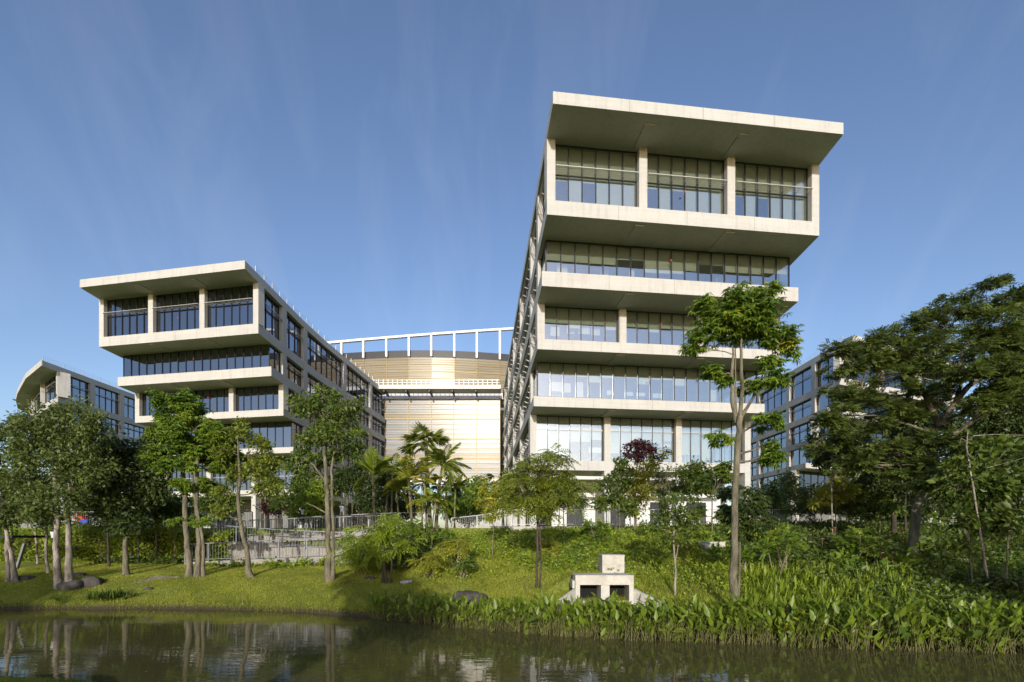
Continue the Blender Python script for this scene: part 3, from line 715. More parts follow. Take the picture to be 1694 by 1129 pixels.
# ---- left bank
tree('paperbark_tree', 'olive paperbark with twin flaking pale trunks right behind the two brown rocks', 'tree', 22.6,
     [[(98, 962, .25), (90, 905, .17), (95, 850, .14), (88, 790, .10), (84, 720, .06)], [(112, 960, .26), (112, 900, .17), (108, 850, .14), (112, 800, .11), (121, 730, .06)]],
     [(70, 705, 42, 42), (125, 700, 46, 44), (160, 720, 30, 40), (40, 740, 28, 42), (95, 760, 55, 45), (145, 775, 42, 40), (60, 800, 38, 34), (110, 830, 40, 30), (30, 700, 14, 20), (75, 850, 26, 20)],
     'small', 'olive', 'pale', 1.0, group='paperbark trees on the left lawn', scale=1.05)
tree('paperbark_tree', 'olive paperbark leaning at the left edge of the photo beside the slanted shelter post', 'tree', 23.5,
     [[(27, 957, .20), (20, 915, .13), (12, 870, .11), (4, 800, .08)], [(13, 949, .15), (11, 900, .11), (8, 860, .09), (-10, 780, .06)]],
     [(-10, 740, 40, 50), (20, 790, 34, 40), (-25, 810, 40, 40), (8, 850, 34, 28), (40, 850, 18, 18)], 'small', 'olive', 'pale', 1.0, group='paperbark trees on the left lawn', scale=1.05)
tree('paperbark_tree', 'slim single paperbark trunk standing left of the twin paperbark', 'tree', 25.0,
     [[(79, 953, .13), (76, 915, .10), (77, 860, .085), (74, 800, .05)]], [(72, 800, 34, 34), (80, 850, 30, 24)], 'small', 'olive', 'pale', 1.0, group='paperbark trees on the left lawn')
tree('young_tree', 'young forked tree with pale bare stem before the far left hedge', 'tree', 28.5,
     [[(64, 941, .09), (63, 910, .08), (61, 880, .06)], [(62, 890, .05), (50, 868, .03)]], [(48, 850, 24, 18), (70, 856, 20, 16)], 'small', 'olive', 'pale', .7)
tree('dense_tree', 'dense dark green tree with straight grey trunk right of the paperbarks', 'tree', 24.5,
     [[(207, 954, .22), (208, 900, .15), (209, 830, .12), (212, 760, .06)]],
     [(215, 760, 48, 36), (180, 790, 40, 36), (240, 800, 36, 36), (205, 830, 50, 34), (185, 745, 32, 24), (255, 760, 22, 22), (225, 865, 34, 20)], 'leaf', 'dark', 'bark', 1.05)
tree('thin_tree', 'thin dark trunk between the twin paperbark and the dense dark tree', 'tree', 27.0,
     [[(181, 948, .11), (179, 910, .09), (178, 870, .07), (175, 810, .04)]], [(172, 835, 30, 24), (190, 865, 24, 16), (165, 800, 26, 22)], 'leaf', 'dark', 'darkbark', .8)
for px, py, lb in ((258, 931, 'slender tree in front of the clipped hedge, left of the layered tree'), (289, 931, 'slender tree at the right end of the clipped hedge under the layered tree'), (217, 930, 'slender stem tight behind the dense dark tree, by the lamp post')):
    tree('slender_tree', lb, 'tree', 28.6, [[(px, py, .075), (px + 1, 890, .06), (px + 1, 850, .045)]], [(px - 8, 850, 24, 20), (px + 12, 835, 24, 22)], 'leaf', 'mid', 'bark', .7, group='slender trees by the hedge')
tree('layered_tree', 'bright green layered tree on three straight trunks above the left lawn', 'tree', 24.3,
     [[(313, 951, .25), (306, 890, .19), (303, 830, .17), (300, 770, .15), (303, 700, .08)], [(328, 954, .22), (330, 900, .17), (328, 830, .14), (330, 760, .12), (326, 690, .06)], [(338, 952, .14), (338, 890, .10), (326, 820, .08), (322, 770, .06)]],
     [(300, 668, 44, 20), (300, 692, 36, 16), (262, 716, 34, 14), (330, 712, 56, 18), (292, 734, 56, 16), (370, 728, 36, 16), (335, 748, 52, 16), (300, 772, 44, 14), (350, 768, 40, 13), (265, 762, 26, 10), (322, 800, 40, 13), (376, 752, 26, 14), (290, 862, 20, 8), (316, 859, 22, 9), (340, 862, 15, 8)],
     'whorl2', 'bright', 'bark', 1.3, depth=.9, sag=.05)
tree('leaning_tree', 'airy tree with a leaning pale trunk between layered tree and dark lawn tree', 'tree', 24.0,
     [[(416, 951, .22), (409, 905, .16), (402, 870, .14), (399, 830, .12), (402, 790, .10), (400, 720, .04)], [(404, 800, .07), (412, 770, .05), (414, 730, .03)]],
     [(400, 722, 36, 14), (436, 742, 24, 16), (378, 745, 20, 14), (425, 775, 34, 20), (450, 770, 22, 16), (392, 790, 22, 16), (440, 805, 26, 18), (372, 815, 18, 14), (366, 845, 22, 10), (405, 708, 22, 10)], 'leaf', 'fresh', 'bark', .8, scale=.9)
tree('lawn_tree', 'dark green tree with clustered grey trunks at the middle of the lawn', 'tree', 23.0,
     [[(545, 956, .26), (543, 900, .18), (542, 840, .16), (540, 790, .14), (536, 720, .09), (534, 660, .05)], [(552, 954, .14), (553, 890, .11), (551, 830, .09), (550, 780, .08), (560, 720, .04)], [(541, 850, .06), (520, 838, .04), (506, 832, .03)], [(541, 800, .07), (520, 770, .06), (500, 755, .04)]],
     [(538, 655, 26, 16), (508, 672, 32, 17), (566, 680, 28, 20), (536, 690, 40, 22), (495, 662, 18, 9), (590, 668, 12, 6), (560, 725, 40, 20), (520, 722, 26, 16), (500, 752, 18, 10), (486, 765, 20, 14), (575, 745, 30, 14), (530, 760, 24, 12), (500, 785, 24, 10), (590, 710, 14, 10)],
     'leaf', 'mid', 'bark', .8, sag=-.05, scale=.95)
# ---- middle ground between the buildings
tree('leafy_tree', 'bright leafy tree behind the ramp railing, left of the lawn tree trunks', 'tree', 36.0, [[(512, 868, .12), (511, 840, .09)]], [(515, 835, 30, 26), (538, 820, 22, 22), (496, 850, 20, 16), (520, 805, 22, 16)], 'leaf', 'lime', 'darkbark', .95)
tree('dark_tree', 'dark bushy tree behind the ramp railing with thick short trunk', 'tree', 38.0, [[(487, 876, .22), (486, 850, .18), (482, 830, .1)]], [(492, 815, 30, 22), (470, 830, 24, 18), (505, 800, 24, 16), (452, 800, 18, 16)], 'leaf', 'mid', 'darkbark', .95)
tree('purple_leaved_tree', 'small reddish purple leaved tree in front of the left wing columns', 'tree', 41.0, [[(456, 872, .08), (457, 845, .05)]], [(458, 836, 20, 15), (446, 842, 14, 12)], 'leaf', 'purple', 'bark', .9)
for a, lb in ((431, 'thin straight palm-like trunk before the left wing, nearest the leaning tree'), (438, 'thin straight trunk before the left wing, one step right of its twin')):
    tree('slender_tree', lb, 'tree', 39.0 + a * .01, [[(a, 876, .10), (a + 1, 820, .085), (a, 770, .06)]], [(a, 765, 14, 12), (a + 4, 785, 12, 9)], 'leaf', 'olive', 'pale', .8, group='thin trunks before the left wing')
tree('banyan_tree', 'shady fig tree with hanging aerial roots behind the ramp', 'tree', 37.0,
     [[(573, 876, .12), (575, 820, .10), (578, 770, .08)], [(582, 876, .08), (583, 800, .06)], [(592, 876, .10), (594, 815, .08), (592, 770, .06)], [(600, 876, .06), (603, 800, .05)], [(565, 876, .05), (567, 800, .04)], [(611, 876, .05), (611, 805, .04)]],
     [(580, 790, 34, 20), (610, 800, 34, 26), (635, 830, 34, 28), (560, 800, 24, 18), (600, 770, 22, 14), (655, 800, 26, 24), (605, 830, 22, 16)], 'leaf', 'dark', 'bark', .85)
tree('leafy_tree', 'round bright bushy tree at the foot of the gold hall beside the right wing', 'tree', 44.0, [[(775, 868, .12), (776, 840, .09)]],
     [(778, 822, 30, 26), (750, 838, 26, 22), (800, 835, 28, 24), (770, 850, 40, 18), (812, 812, 18, 16), (790, 800, 18, 12)], 'leaf', 'bright', 'bark', 1.1)
tree('leafy_tree', 'yellowish small tree at the right wing corner, behind the promenade rail', 'tree', 36.0, [[(838, 868, .07), (838, 830, .05)]], [(835, 815, 22, 16), (850, 835, 18, 14), (820, 830, 16, 14), (842, 795, 18, 12)], 'spray', 'yellow', 'bark', .8)
tree('young_tree', 'young tree with a thin staked trunk on the slope left of the feathery tree', 'tree', 25.6, [[(815, 924, .05), (816, 880, .04), (814, 830, .025)]],
     [(812, 808, 22, 13), (826, 822, 18, 13), (800, 828, 18, 11), (822, 852, 16, 8), (806, 856, 12, 7)], 'leaf', 'yellow', 'bark', .65, scale=.8)
# ---- right slope
tree('feathery_tree', 'olive yellow tree with drooping feathery leaves on twin thin trunks', 'tree', 20.6,
     [[(888, 969, .085), (889, 920, .07), (890, 870, .065), (890, 830, .06), (893, 780, .03)], [(893, 966, .06), (895, 920, .05), (893, 870, .045), (888, 830, .04)]],
     [(905, 758, 20, 12), (880, 775, 34, 14), (860, 795, 34, 13), (920, 785, 30, 13), (942, 800, 26, 12), (890, 800, 38, 16), (865, 818, 34, 13), (918, 822, 30, 14), (845, 815, 16, 9), (890, 838, 32, 12), (935, 760, 10, 10), (915, 748, 14, 8), (838, 828, 12, 8), (960, 808, 14, 8), (905, 845, 22, 10), (872, 760, 16, 9)], 'spray', 'fresh', 'darkbark', .62, depth=.9, sag=-.05)
tree('slender_tree', 'slim tree just right of the feathery tree with its stem at the railing', 'tree', 29.5, [[(933, 880, .05), (932, 840, .045), (933, 800, .03)]], [(930, 815, 26, 16), (948, 830, 20, 14), (915, 832, 18, 12)], 'spray', 'olive', 'bark', .7)
tree('young_tree', 'young tree with glossy round leaves on wooden stakes near the railing', 'tree', 28.8, [[(1025, 886, .05), (1025, 850, .045), (1022, 790, .025)], [(1012, 884, .02), (1024, 858, .02)], [(1031, 884, .02), (1025, 858, .02)]],
     [(1003, 800, 18, 16), (1030, 790, 18, 16), (1015, 825, 22, 16), (1035, 838, 18, 14), (990, 835, 18, 14), (1022, 770, 14, 12)], 'big', 'mid', 'bark', .75, scale=.75)
tree('purple_leaved_tree', 'dark purple leaved treetop against the lower right wing windows', 'tree', 31.0, [[(1052, 866, .06), (1052, 800, .05), (1056, 750, .03)]], [(1056, 740, 24, 14), (1046, 755, 18, 10), (1070, 752, 16, 12)], 'leaf', 'purple', 'bark', .85)
tree('leafy_tree', 'yellowish green tree under the purple treetop', 'tree', 30.2, [[(1050, 872, .06), (1050, 800, .045)]], [(1062, 780, 24, 18), (1045, 800, 26, 18), (1075, 765, 16, 12), (1060, 820, 30, 20), (1040, 838, 22, 16), (1100, 752, 10, 8)], 'leaf', 'yellow', 'bark', .6)
tree('bare_branched_tree', 'tree with pale forked bare branches behind the railing, centre of the right wing', 'tree', 32.0, [[(1092, 868, .06), (1094, 830, .05), (1092, 805, .035)], [(1094, 820, .03), (1105, 800, .02), (1112, 785, .015)], [(1093, 825, .03), (1082, 805, .02), (1078, 790, .015)]],
     [(1095, 785, 28, 18), (1080, 815, 24, 14), (1112, 815, 22, 14)], 'small', 'olive', 'pale', .45)
tree('white_stemmed_tree', 'small crowned tree with slim white trunk on the slope right of the culvert', 'tree', 18.9,
     [[(1117, 984, .07), (1117, 940, .055), (1114, 890, .05), (1117, 850, .035)], [(1117, 935, .03), (1125, 890, .025), (1120, 860, .02)]],
     [(1105, 858, 32, 16), (1130, 850, 30, 18), (1085, 870, 26, 12), (1110, 885, 34, 14), (1140, 872, 26, 14), (1100, 835, 28, 16), (1132, 825, 24, 16)], 'small', 'mid', 'pale', .62)
tree('dark_leaved_tree', 'glossy dark tree before the right wing, left of the tall trunk', 'tree', 30.5, [[(1156, 870, .07), (1155, 830, .055), (1152, 790, .04)]], [(1145, 778, 28, 16), (1170, 790, 24, 14), (1150, 800, 34, 18), (1128, 805, 20, 16)], 'leaf', 'mid', 'bark', .95)
tree('whorled_tree', 'broad whorl leaved tree touching the tall trunk on its left', 'tree', 28.0, [[(1178, 872, .06), (1178, 820, .05)]], [(1185, 775, 26, 12), (1205, 785, 22, 12), (1180, 800, 24, 14), (1160, 850, 20, 14)], 'whorl', 'mid', 'bark', .8)
tree('tall_tree', 'tall umbrella crowned tree with pale trunk rising before the right wing', 'tree', 16.9,
     [[(1212, 1001, .25), (1214, 930, .18), (1216, 860, .165), (1216, 790, .16), (1218, 740, .15), (1222, 690, .15)], [(1220, 700, .13), (1213, 665, .11), (1212, 620, .09), (1214, 575, .05)], [(1224, 695, .12), (1226, 650, .09), (1223, 590, .07), (1222, 545, .04)], [(1219, 690, .05), (1218, 640, .04), (1218, 575, .03)], [(1222, 695, .12), (1240, 672, .08), (1256, 645, .06), (1268, 615, .04)]],
     [(1215, 500, 56, 20), (1190, 520, 44, 24), (1240, 515, 46, 26), (1165, 548, 34, 20), (1215, 540, 56, 24), (1262, 545, 34, 26), (1150, 572, 22, 12), (1275, 480, 16, 12), (1290, 560, 30, 22), (1310, 572, 22, 14), (1282, 590, 24, 14), (1180, 610, 20, 16), (1195, 628, 16, 10), (1262, 625, 34, 14), (1236, 640, 20, 10), (1260, 700, 32, 14), (1190, 720, 24, 11), (1270, 755, 30, 15), (1280, 735, 18, 8)],
     'whorl', 'bright', 'bark', 1.1, depth=.95, sag=-.02, scale=.84, rsub=.40)
tree('low_tree', 'dark low crown wrapping the middle of the tall trunk', 'tree', 18.0, [[(1222, 960, .06), (1224, 900, .05), (1222, 840, .035)]], [(1215, 815, 28, 14), (1240, 830, 34, 20), (1215, 850, 34, 20), (1250, 860, 30, 22), (1230, 885, 30, 14)], 'whorl', 'dark', 'bark', .8, scale=.8)
for i, (x, y, Y, s, lf, lb) in enumerate(((1275, 815, 33, 26, 'mid', 'leafy small tree between tall trunk and the distant right wing'), (1300, 800, 36, 24, 'olive', 'olive small tree before the distant right wing windows'))):
    tree('leafy_tree', lb, 'tree', Y, [[(x, 872, .07), (x, 830, .05)]], [(x, y, s, s * .8), (x - 18, y + 18, s * .8, s * .6), (x + 16, y + 20, s * .8, s * .6)], 'leaf', lf, 'bark', .85)
# ---- right forest
tree('spreading_tree', 'great dark spreading tree with pale forking limbs at the right', 'tree', 21.5,
     [[(1512, 930, .30), (1520, 860, .27), (1532, 790, .25), (1545, 740, .24), (1556, 700, .22)], [(1555, 705, .19), (1540, 675, .16), (1526, 645, .13), (1505, 628, .08)], [(1556, 705, .22), (1578, 670, .19), (1600, 640, .16), (1640, 615, .12), (1690, 600, .08)], [(1580, 668, .13), (1592, 640, .10), (1590, 600, .07), (1610, 560, .04)], [(1556, 735, .2), (1590, 708, .15), (1618, 690, .12), (1660, 668, .08), (1694, 640, .05)], [(1615, 690, .08), (1622, 660, .06), (1620, 620, .04)], [(1526, 650, .09), (1480, 655, .06), (1430, 640, .04)], [(1548, 720, .1), (1500, 705, .07), (1440, 690, .05), (1390, 690, .03)]],
     [(1625, 480, 40, 14), (1585, 505, 46, 16), (1660, 500, 40, 18), (1540, 530, 46, 15), (1490, 548, 44, 14), (1440, 562, 40, 13), (1395, 578, 36, 12), (1620, 535, 60, 18), (1560, 560, 60, 17), (1500, 580, 56, 15), (1440, 596, 46, 13), (1680, 545, 40, 22), (1600, 590, 60, 16), (1530, 610, 50, 13), (1460, 622, 50, 13), (1400, 610, 34, 10), (1660, 600, 50, 18), (1480, 650, 46, 12), (1415, 660, 46, 14), (1380, 690, 38, 14), (1440, 700, 52, 14), (1360, 700, 26, 10), (1500, 690, 40, 12), (1400, 640, 30, 9), (1615, 655, 40, 12), (1680, 650, 34, 16), (1395, 725, 40, 16), (1450, 740, 46, 18), (1520, 735, 40, 16), (1420, 765, 44, 16), (1350, 740, 24, 12), (1490, 770, 50, 18), (1570, 640, 34, 14), (1545, 660, 30, 12), (1640, 560, 50, 20), (1460, 680, 40, 12), (1560, 690, 36, 13, -2.0), (1600, 668, 36, 13, -2.2), (1530, 640, 34, 12, -2.0), (1590, 630, 44, 14, -1.8), (1650, 640, 44, 16, -1.5), (1545, 745, 34, 14, -1.8), (1575, 775, 30, 14, -1.5), (1510, 800, 34, 14, -1.2), (1700, 500, 34, 20), (1694, 590, 40, 24)],
     'feather', 'rain', 'bark', .62, depth=1.0, sag=-.05, limb=.5)
tree('forest_tree', 'dark dense tree filling the gap behind the spreading tree trunk', 'tree', 27.0,
     [[(1478, 900, .20), (1478, 800, .16), (1480, 700, .1)], [(1500, 900, .1), (1500, 780, .07)]],
     [(1490, 740, 50, 26), (1440, 770, 44, 24), (1540, 760, 50, 30), (1500, 700, 44, 22), (1470, 800, 60, 22), (1550, 820, 50, 26), (1420, 735, 30, 14), (1530, 700, 34, 18)], 'leaf', 'dark', 'darkbark', .85)
tree('forest_tree', 'tall dark tree at the far right edge behind the spreading limbs', 'tree', 26.0, [[(1665, 930, .2), (1662, 800, .17), (1660, 650, .1)]],
     [(1650, 690, 50, 40), (1690, 640, 40, 50), (1620, 720, 40, 34), (1700, 720, 44, 60), (1660, 780, 60, 46), (1600, 780, 44, 40), (1690, 850, 50, 50), (1690, 560, 30, 40)], 'leaf', 'dark', 'darkbark', .9)
tree('broad_leaved_tree', 'broad leaved tree with large round green leaves at the right edge', 'tree', 18.5, [[(1632, 945, .06), (1630, 880, .05), (1625, 800, .04)], [(1610, 940, .05), (1602, 880, .04), (1590, 850, .03)], [(1662, 935, .05), (1665, 880, .04), (1668, 820, .03)]],
     [(1600, 770, 34, 22), (1640, 745, 36, 24), (1670, 800, 40, 34), (1620, 810, 44, 26), (1585, 800, 22, 16), (1580, 860, 34, 18), (1640, 860, 44, 26), (1680, 870, 34, 30), (1555, 905, 26, 10), (1600, 900, 28, 12)], 'big', 'mid', 'bark', .62, scale=.9)
tree('dead_branch_tree', 'bleached leafless branches reaching out before the dark right forest', 'tree', 18.0, [[(1640, 900, .05), (1612, 800, .045), (1603, 740, .035), (1606, 712, .025)], [(1606, 722, .025), (1640, 720, .02), (1692, 722, .01)], [(1604, 735, .02), (1585, 726, .012), (1582, 735, .008)], [(1630, 775, .02), (1640, 772, .015), (1692, 758, .008)]], [(1606, 760, 10, 6)], 'small', 'mid', 'pale', .3)
for i, (x, yb, yc, s, lf, Y, lb) in enumerate(((1382, 895, 815, 34, 'yellow', 26.5, 'low yellow green tree with thin trunk left of the spreading tree'), (1404, 895, 828, 30, 'olive', 27.5, 'low olive tree on a thin trunk, second left of the spreading tree'), (1424, 892, 808, 36, 'yellow', 28.5, 'low spreading yellowish tree right under the distant wing window'), (1340, 880, 830, 34, 'olive', 29.5, 'low olive tree where the promenade rail ends at the right'), (1455, 895, 835, 30, 'mid', 26, 'shaded thin tree close to the big spreading trunk'))):
    tree('understory_tree', lb, 'tree', Y, [[(x, yb, .06), (x + 1, yc + 10, .04)]], [(x, yc, s, s * .4), (x - 22, yc + 14, s * .8, s * .35), (x + 20, yc + 8, s * .8, s * .35), (x, yc - 16, s * .7, s * .3)], 'leaf', lf, 'bark', .8, group='understory trees at the forest edge')
tree('glossy_tree', 'dark glossy tree with pale forked stems before the distant wing corner', 'tree', 25.5, [[(1376, 890, .05), (1372, 800, .045), (1376, 780, .03)], [(1374, 795, .03), (1365, 765, .02)], [(1374, 795, .03), (1388, 770, .02)]], [(1365, 745, 24, 14), (1390, 740, 26, 13), (1375, 765, 30, 12), (1350, 720, 14, 14), (1415, 745, 18, 8), (1352, 755, 16, 9)], 'big', 'dark', 'pale', .8, scale=.8)
# ---- far greenery beyond the promenade, closing the views at the sides
for i, (x, y, r_, Y, lf, lb) in enumerate(((1560, 800, 80, 36, 'dark', 'dark forest tree behind the spreading trunk'), (1640, 700, 80, 40, 'dark', 'dark forest tree at the right edge of the wood'), (1480, 830, 60, 38, 'mid', 'mid green forest tree at the left edge of the wood'), (1720, 780, 90, 34, 'dark', 'forest tree cut by the right photo edge'))):
    tree('forest_tree', lb, 'tree', Y, [[(x, 880, .2), (x, y, .12)]], [(x, y, r_, r_ * .55), (x - r_ * .5, y + 30, r_ * .6, r_ * .4), (x + r_ * .5, y + 25, r_ * .6, r_ * .4)], 'leaf', lf, 'darkbark', .8, scale=1.5)
for i, (x, Y, lf, lb) in enumerate(((150, 40, 'dark', 'dark tree behind the railing at the far left, near the red frame'), (30, 42, 'mid', 'green tree at the far left behind the paperbarks'), (255, 44, 'mid', 'green tree behind the hedge and left of the layered tree'), (360, 42, 'mid', 'green tree behind the ramp between layered and leaning trees'), (660, 40, 'mid', 'dark green tree filling the space behind the palms'))):
    tree('leafy_tree', lb, 'tree', Y, [[(x, 876, .12), (x, 830, .08)]], [(x, 820, 30, 22), (x - 20, 838, 24, 18), (x + 22, 835, 24, 18), (x, 850, 36, 14)], 'leaf', lf, 'darkbark', .85, scale=1.1)
# trees on the near bank, behind the viewer: their long shade falls on the lawn and the right slope
for i, (x, y, s, lb) in enumerate(((-6.2, -8, 2.1, 'broad tree on the near bank shading the lawn, outside the picture'), (-24.5, -6, 3.4, 'broad tree on the near bank shading the left lawn, outside the picture'), (17.5, -7, 3.2, 'broad tree on the near bank shading the right wood, outside the picture'), (24.5, -4, 4.0, 'second broad tree on the near bank shading the right wood, outside the picture'))):
    t = thing('shade_tree', (x, y, gzf(x, y)), lb, 'tree'); mb = MB(); mb.tube([(x, y, gzf(x, y) - .1), (x + .1, y, 4.5), (x, y, 7.5)], [.3, .22, .12], 9); mb.build('trunk', M['bark'], t, smooth=True)
    gs = []
    for q in range(5):
        c = np.array([x + rng.normal(0, s * .4), y + rng.normal(0, s * .3), 7.6 + rng.normal(0, .7)]); p, o, cc, tn = blob(c, (s * .7, s * .7, s * .5), 650, .34); gs.append(foliage(p, o, dict(STY['leaf'], L=.3, W=.15), tn))
    joinleaf('crown', gs, G['mid'], t, t.location)
# ------------------------------------------------------------------ palms
def frond_mesh(name, L, kind, m, droop=.5):
    geos = []; mb = MB(); n = 12; s = np.linspace(0, 1, n)
    if kind == 'fan':                                          # stalk and a pleated fan
        a = np.stack([s * L * .55, 0 * s, -droop * .35 * L * s ** 2], 1); tip = a[-1]
        k = 30; th = np.linspace(-1.75, 1.75, k); ax = np.stack([np.cos(th), np.sin(th), -.25 - .3 * np.abs(np.sin(th)) - droop * .5 + rng.normal(0, .1, k)], 1); ax = unit(ax)
        geos.append(leaf_geo(np.repeat(tip[None], k, 0), ax, np.tile([0, 0, 1.0], (k, 1)) + rng.normal(0, .5, (k, 3)), L * .5 * rng.uniform(.85, 1.1, k), L * .05, np.clip(rng.normal(.45, .2, k), 0, 1)))
    else:
        a = np.stack([s * L * (1 - .22 * droop * s), 0 * s, .22 * L * s - droop * L * s ** 2], 1)
        k = 26; t = np.linspace(.14, .99, k); b = np.stack([np.interp(t, s, a[:, i]) for i in range(3)], 1); tg = unit(np.gradient(b, axis=0))
        for sg in (-1, 1):
            ax = unit(tg * .55 + np.array([0, sg, 0]) * .75 + np.array([0, 0, -.22 - .1 * droop]) + rng.normal(0, .06, (k, 3)))
            ll = L * .36 * np.sin(np.pi * (t * .86 + .1)) ** .7
            geos.append(leaf_geo(b, ax, np.tile([0, 0, 1.0], (k, 1)) + rng.normal(0, .55, (k, 3)), ll, L * .034, np.clip(rng.normal(.5, .18, k), 0, 1), fold=.25))
    mb.tube(a, np.linspace(.028, .008, n), 4); v = np.concatenate(mb.v); f = np.concatenate(mb.f)
    f3 = np.concatenate([f[:, [0, 1, 2]], f[:, [0, 2, 3]]]); geos.append((v, f3, np.full(len(v), .8)))
    V, Fc, T, q = [], [], [], 0
    for v, f, t in geos: V.append(v); Fc.append(f + q); T.append(t); q += len(v)
    me = mesh_np(name, np.concatenate(V), np.concatenate(Fc), True, np.concatenate(T)); me.materials.append(m); return me
FR = {(kd, lf, v): frond_mesh('frond', 1.0, kd, G[lf], dr) for kd in ('fan', 'pinnate') for lf in ('mid', 'yellow', 'olive', 'lime', 'fresh') for v, dr in enumerate((.35, .6, .9))}
def palm(label, Y, pts, r, crown, L, nf, kind, lf, up=.6, shaft=True, bark='bark', group='palms in the courtyard planting'):
    p0 = P(*pts[0], Y); t = thing('palm_tree', (p0.x, Y, gzf(p0.x, Y)), label, 'palm', group)
    q = [P(x, y, Y) for x, y in pts]; q[0].z = gzf(q[0].x, Y) - .08; c = P(*crown, Y); q.append(c)
    fine = []
    for i in range(len(q) - 1):
        for s in np.linspace(0, 1, 5)[:-1]: fine.append(tuple(q[i].lerp(q[i + 1], s)))
    fine.append(tuple(c)); n = len(fine); rad = np.linspace(r * 1.15, r * .8, n) * (1 + .05 * (np.arange(n) % 2)); rad[0] *= 1.4
    mb = MB(); mb.tube(fine, rad, 8); mb.build('trunk', M[bark], t, smooth=True)
    if shaft:
        mb = MB(); mb.tube([tuple(c + Vector((0, 0, -.75))), tuple(c + Vector((0, 0, -.35))), tuple(c + Vector((0, 0, .12)))], [r * 1.15, r * 1.25, r * .6], 8); mb.build('crown_shaft', M['stem'], t, smooth=True)
    for i in range(nf):
        el = rng.uniform(-.45, 1.25) * up + (.25 if i % 3 else -.1); az = i * 2.4 + rng.normal(0, .2); l = L * rng.uniform(.82, 1.12)
        o = bpy.data.objects.new('frond', FR[(kind, lf, min(2, int((1.0 - el) * 1.6)) if el < 1 else 0)]); COL.objects.link(o); o.parent = t
        o.location = c - t.location; o.rotation_euler = (rng.normal(0, .15), -el, az); o.scale = (l, l, l)
    return t
palm('tall fan palm with a skirt of brown drooping leaves, topmost of the courtyard palms', 34.0, [(712, 895), (709, 830), (706, 775)], .15, (705, 735), 1.75, 22, 'fan', 'fresh', .75, False)
palm('fan palm with reddish trunk and upswept crown, right of the topmost palm', 31.5, [(721, 912), (722, 860), (727, 800)], .12, (733, 770), 1.8, 20, 'pinnate', 'fresh', .8)
palm('yellowish feather palm with a green crown shaft, left of the two tall palms', 30.0, [(681, 905), (681, 860), (679, 830)], .09, (676, 792), 1.9, 15, 'pinnate', 'yellow', .8)
palm('upright feather palm at the far left of the palm group', 32.0, [(619, 888), (619, 850), (618, 820)], .09, (617, 785), 1.7, 14, 'pinnate', 'lime', 1.0)
palm('short grey palm with drooping fans behind the reddish palm trunk', 36.0, [(739, 872), (739, 840)], .10, (738, 802), 1.5, 14, 'fan', 'mid', .5, False)
palm('small slender yellow feather palm low between the taller palms', 29.0, [(698, 893), (698, 860)], .05, (700, 828), 1.35, 9, 'pinnate', 'yellow', .6)
palm('small slender palm right of the small yellow palm', 28.6, [(714, 905), (715, 870)], .05, (720, 830), 1.4, 9, 'pinnate', 'lime', .6)
palm('small feather palm with brown stem left of the yellowish palm', 31.0, [(659, 890), (659, 850)], .06, (656, 812), 1.3, 9, 'pinnate', 'yellow', .6)
palm('dusty half dead palm with brown fronds behind the upright palm', 35.0, [(640, 880), (640, 830)], .08, (642, 792), 1.5, 11, 'pinnate', 'olive', .4, False)
palm('slim yellow green palm between the upright palm and the yellowish palm', 33.0, [(648, 888), (648, 840)], .06, (649, 775), 1.45, 12, 'pinnate', 'lime', .8)
palm('low bright feather palm directly below the topmost palm', 30.5, [(706, 900), (705, 860)], .05, (703, 800), 1.4, 11, 'pinnate', 'yellow', .9)
palm('slim palm right of the reddish palm with arching yellow fronds', 33.5, [(752, 885), (752, 850)], .06, (753, 808), 1.35, 11, 'pinnate', 'lime', .8)
palm('dark small palm at the right wing corner columns', 40.0, [(832, 872), (832, 830)], .09, (834, 795), 1.6, 12, 'fan', 'mid', .5, False)

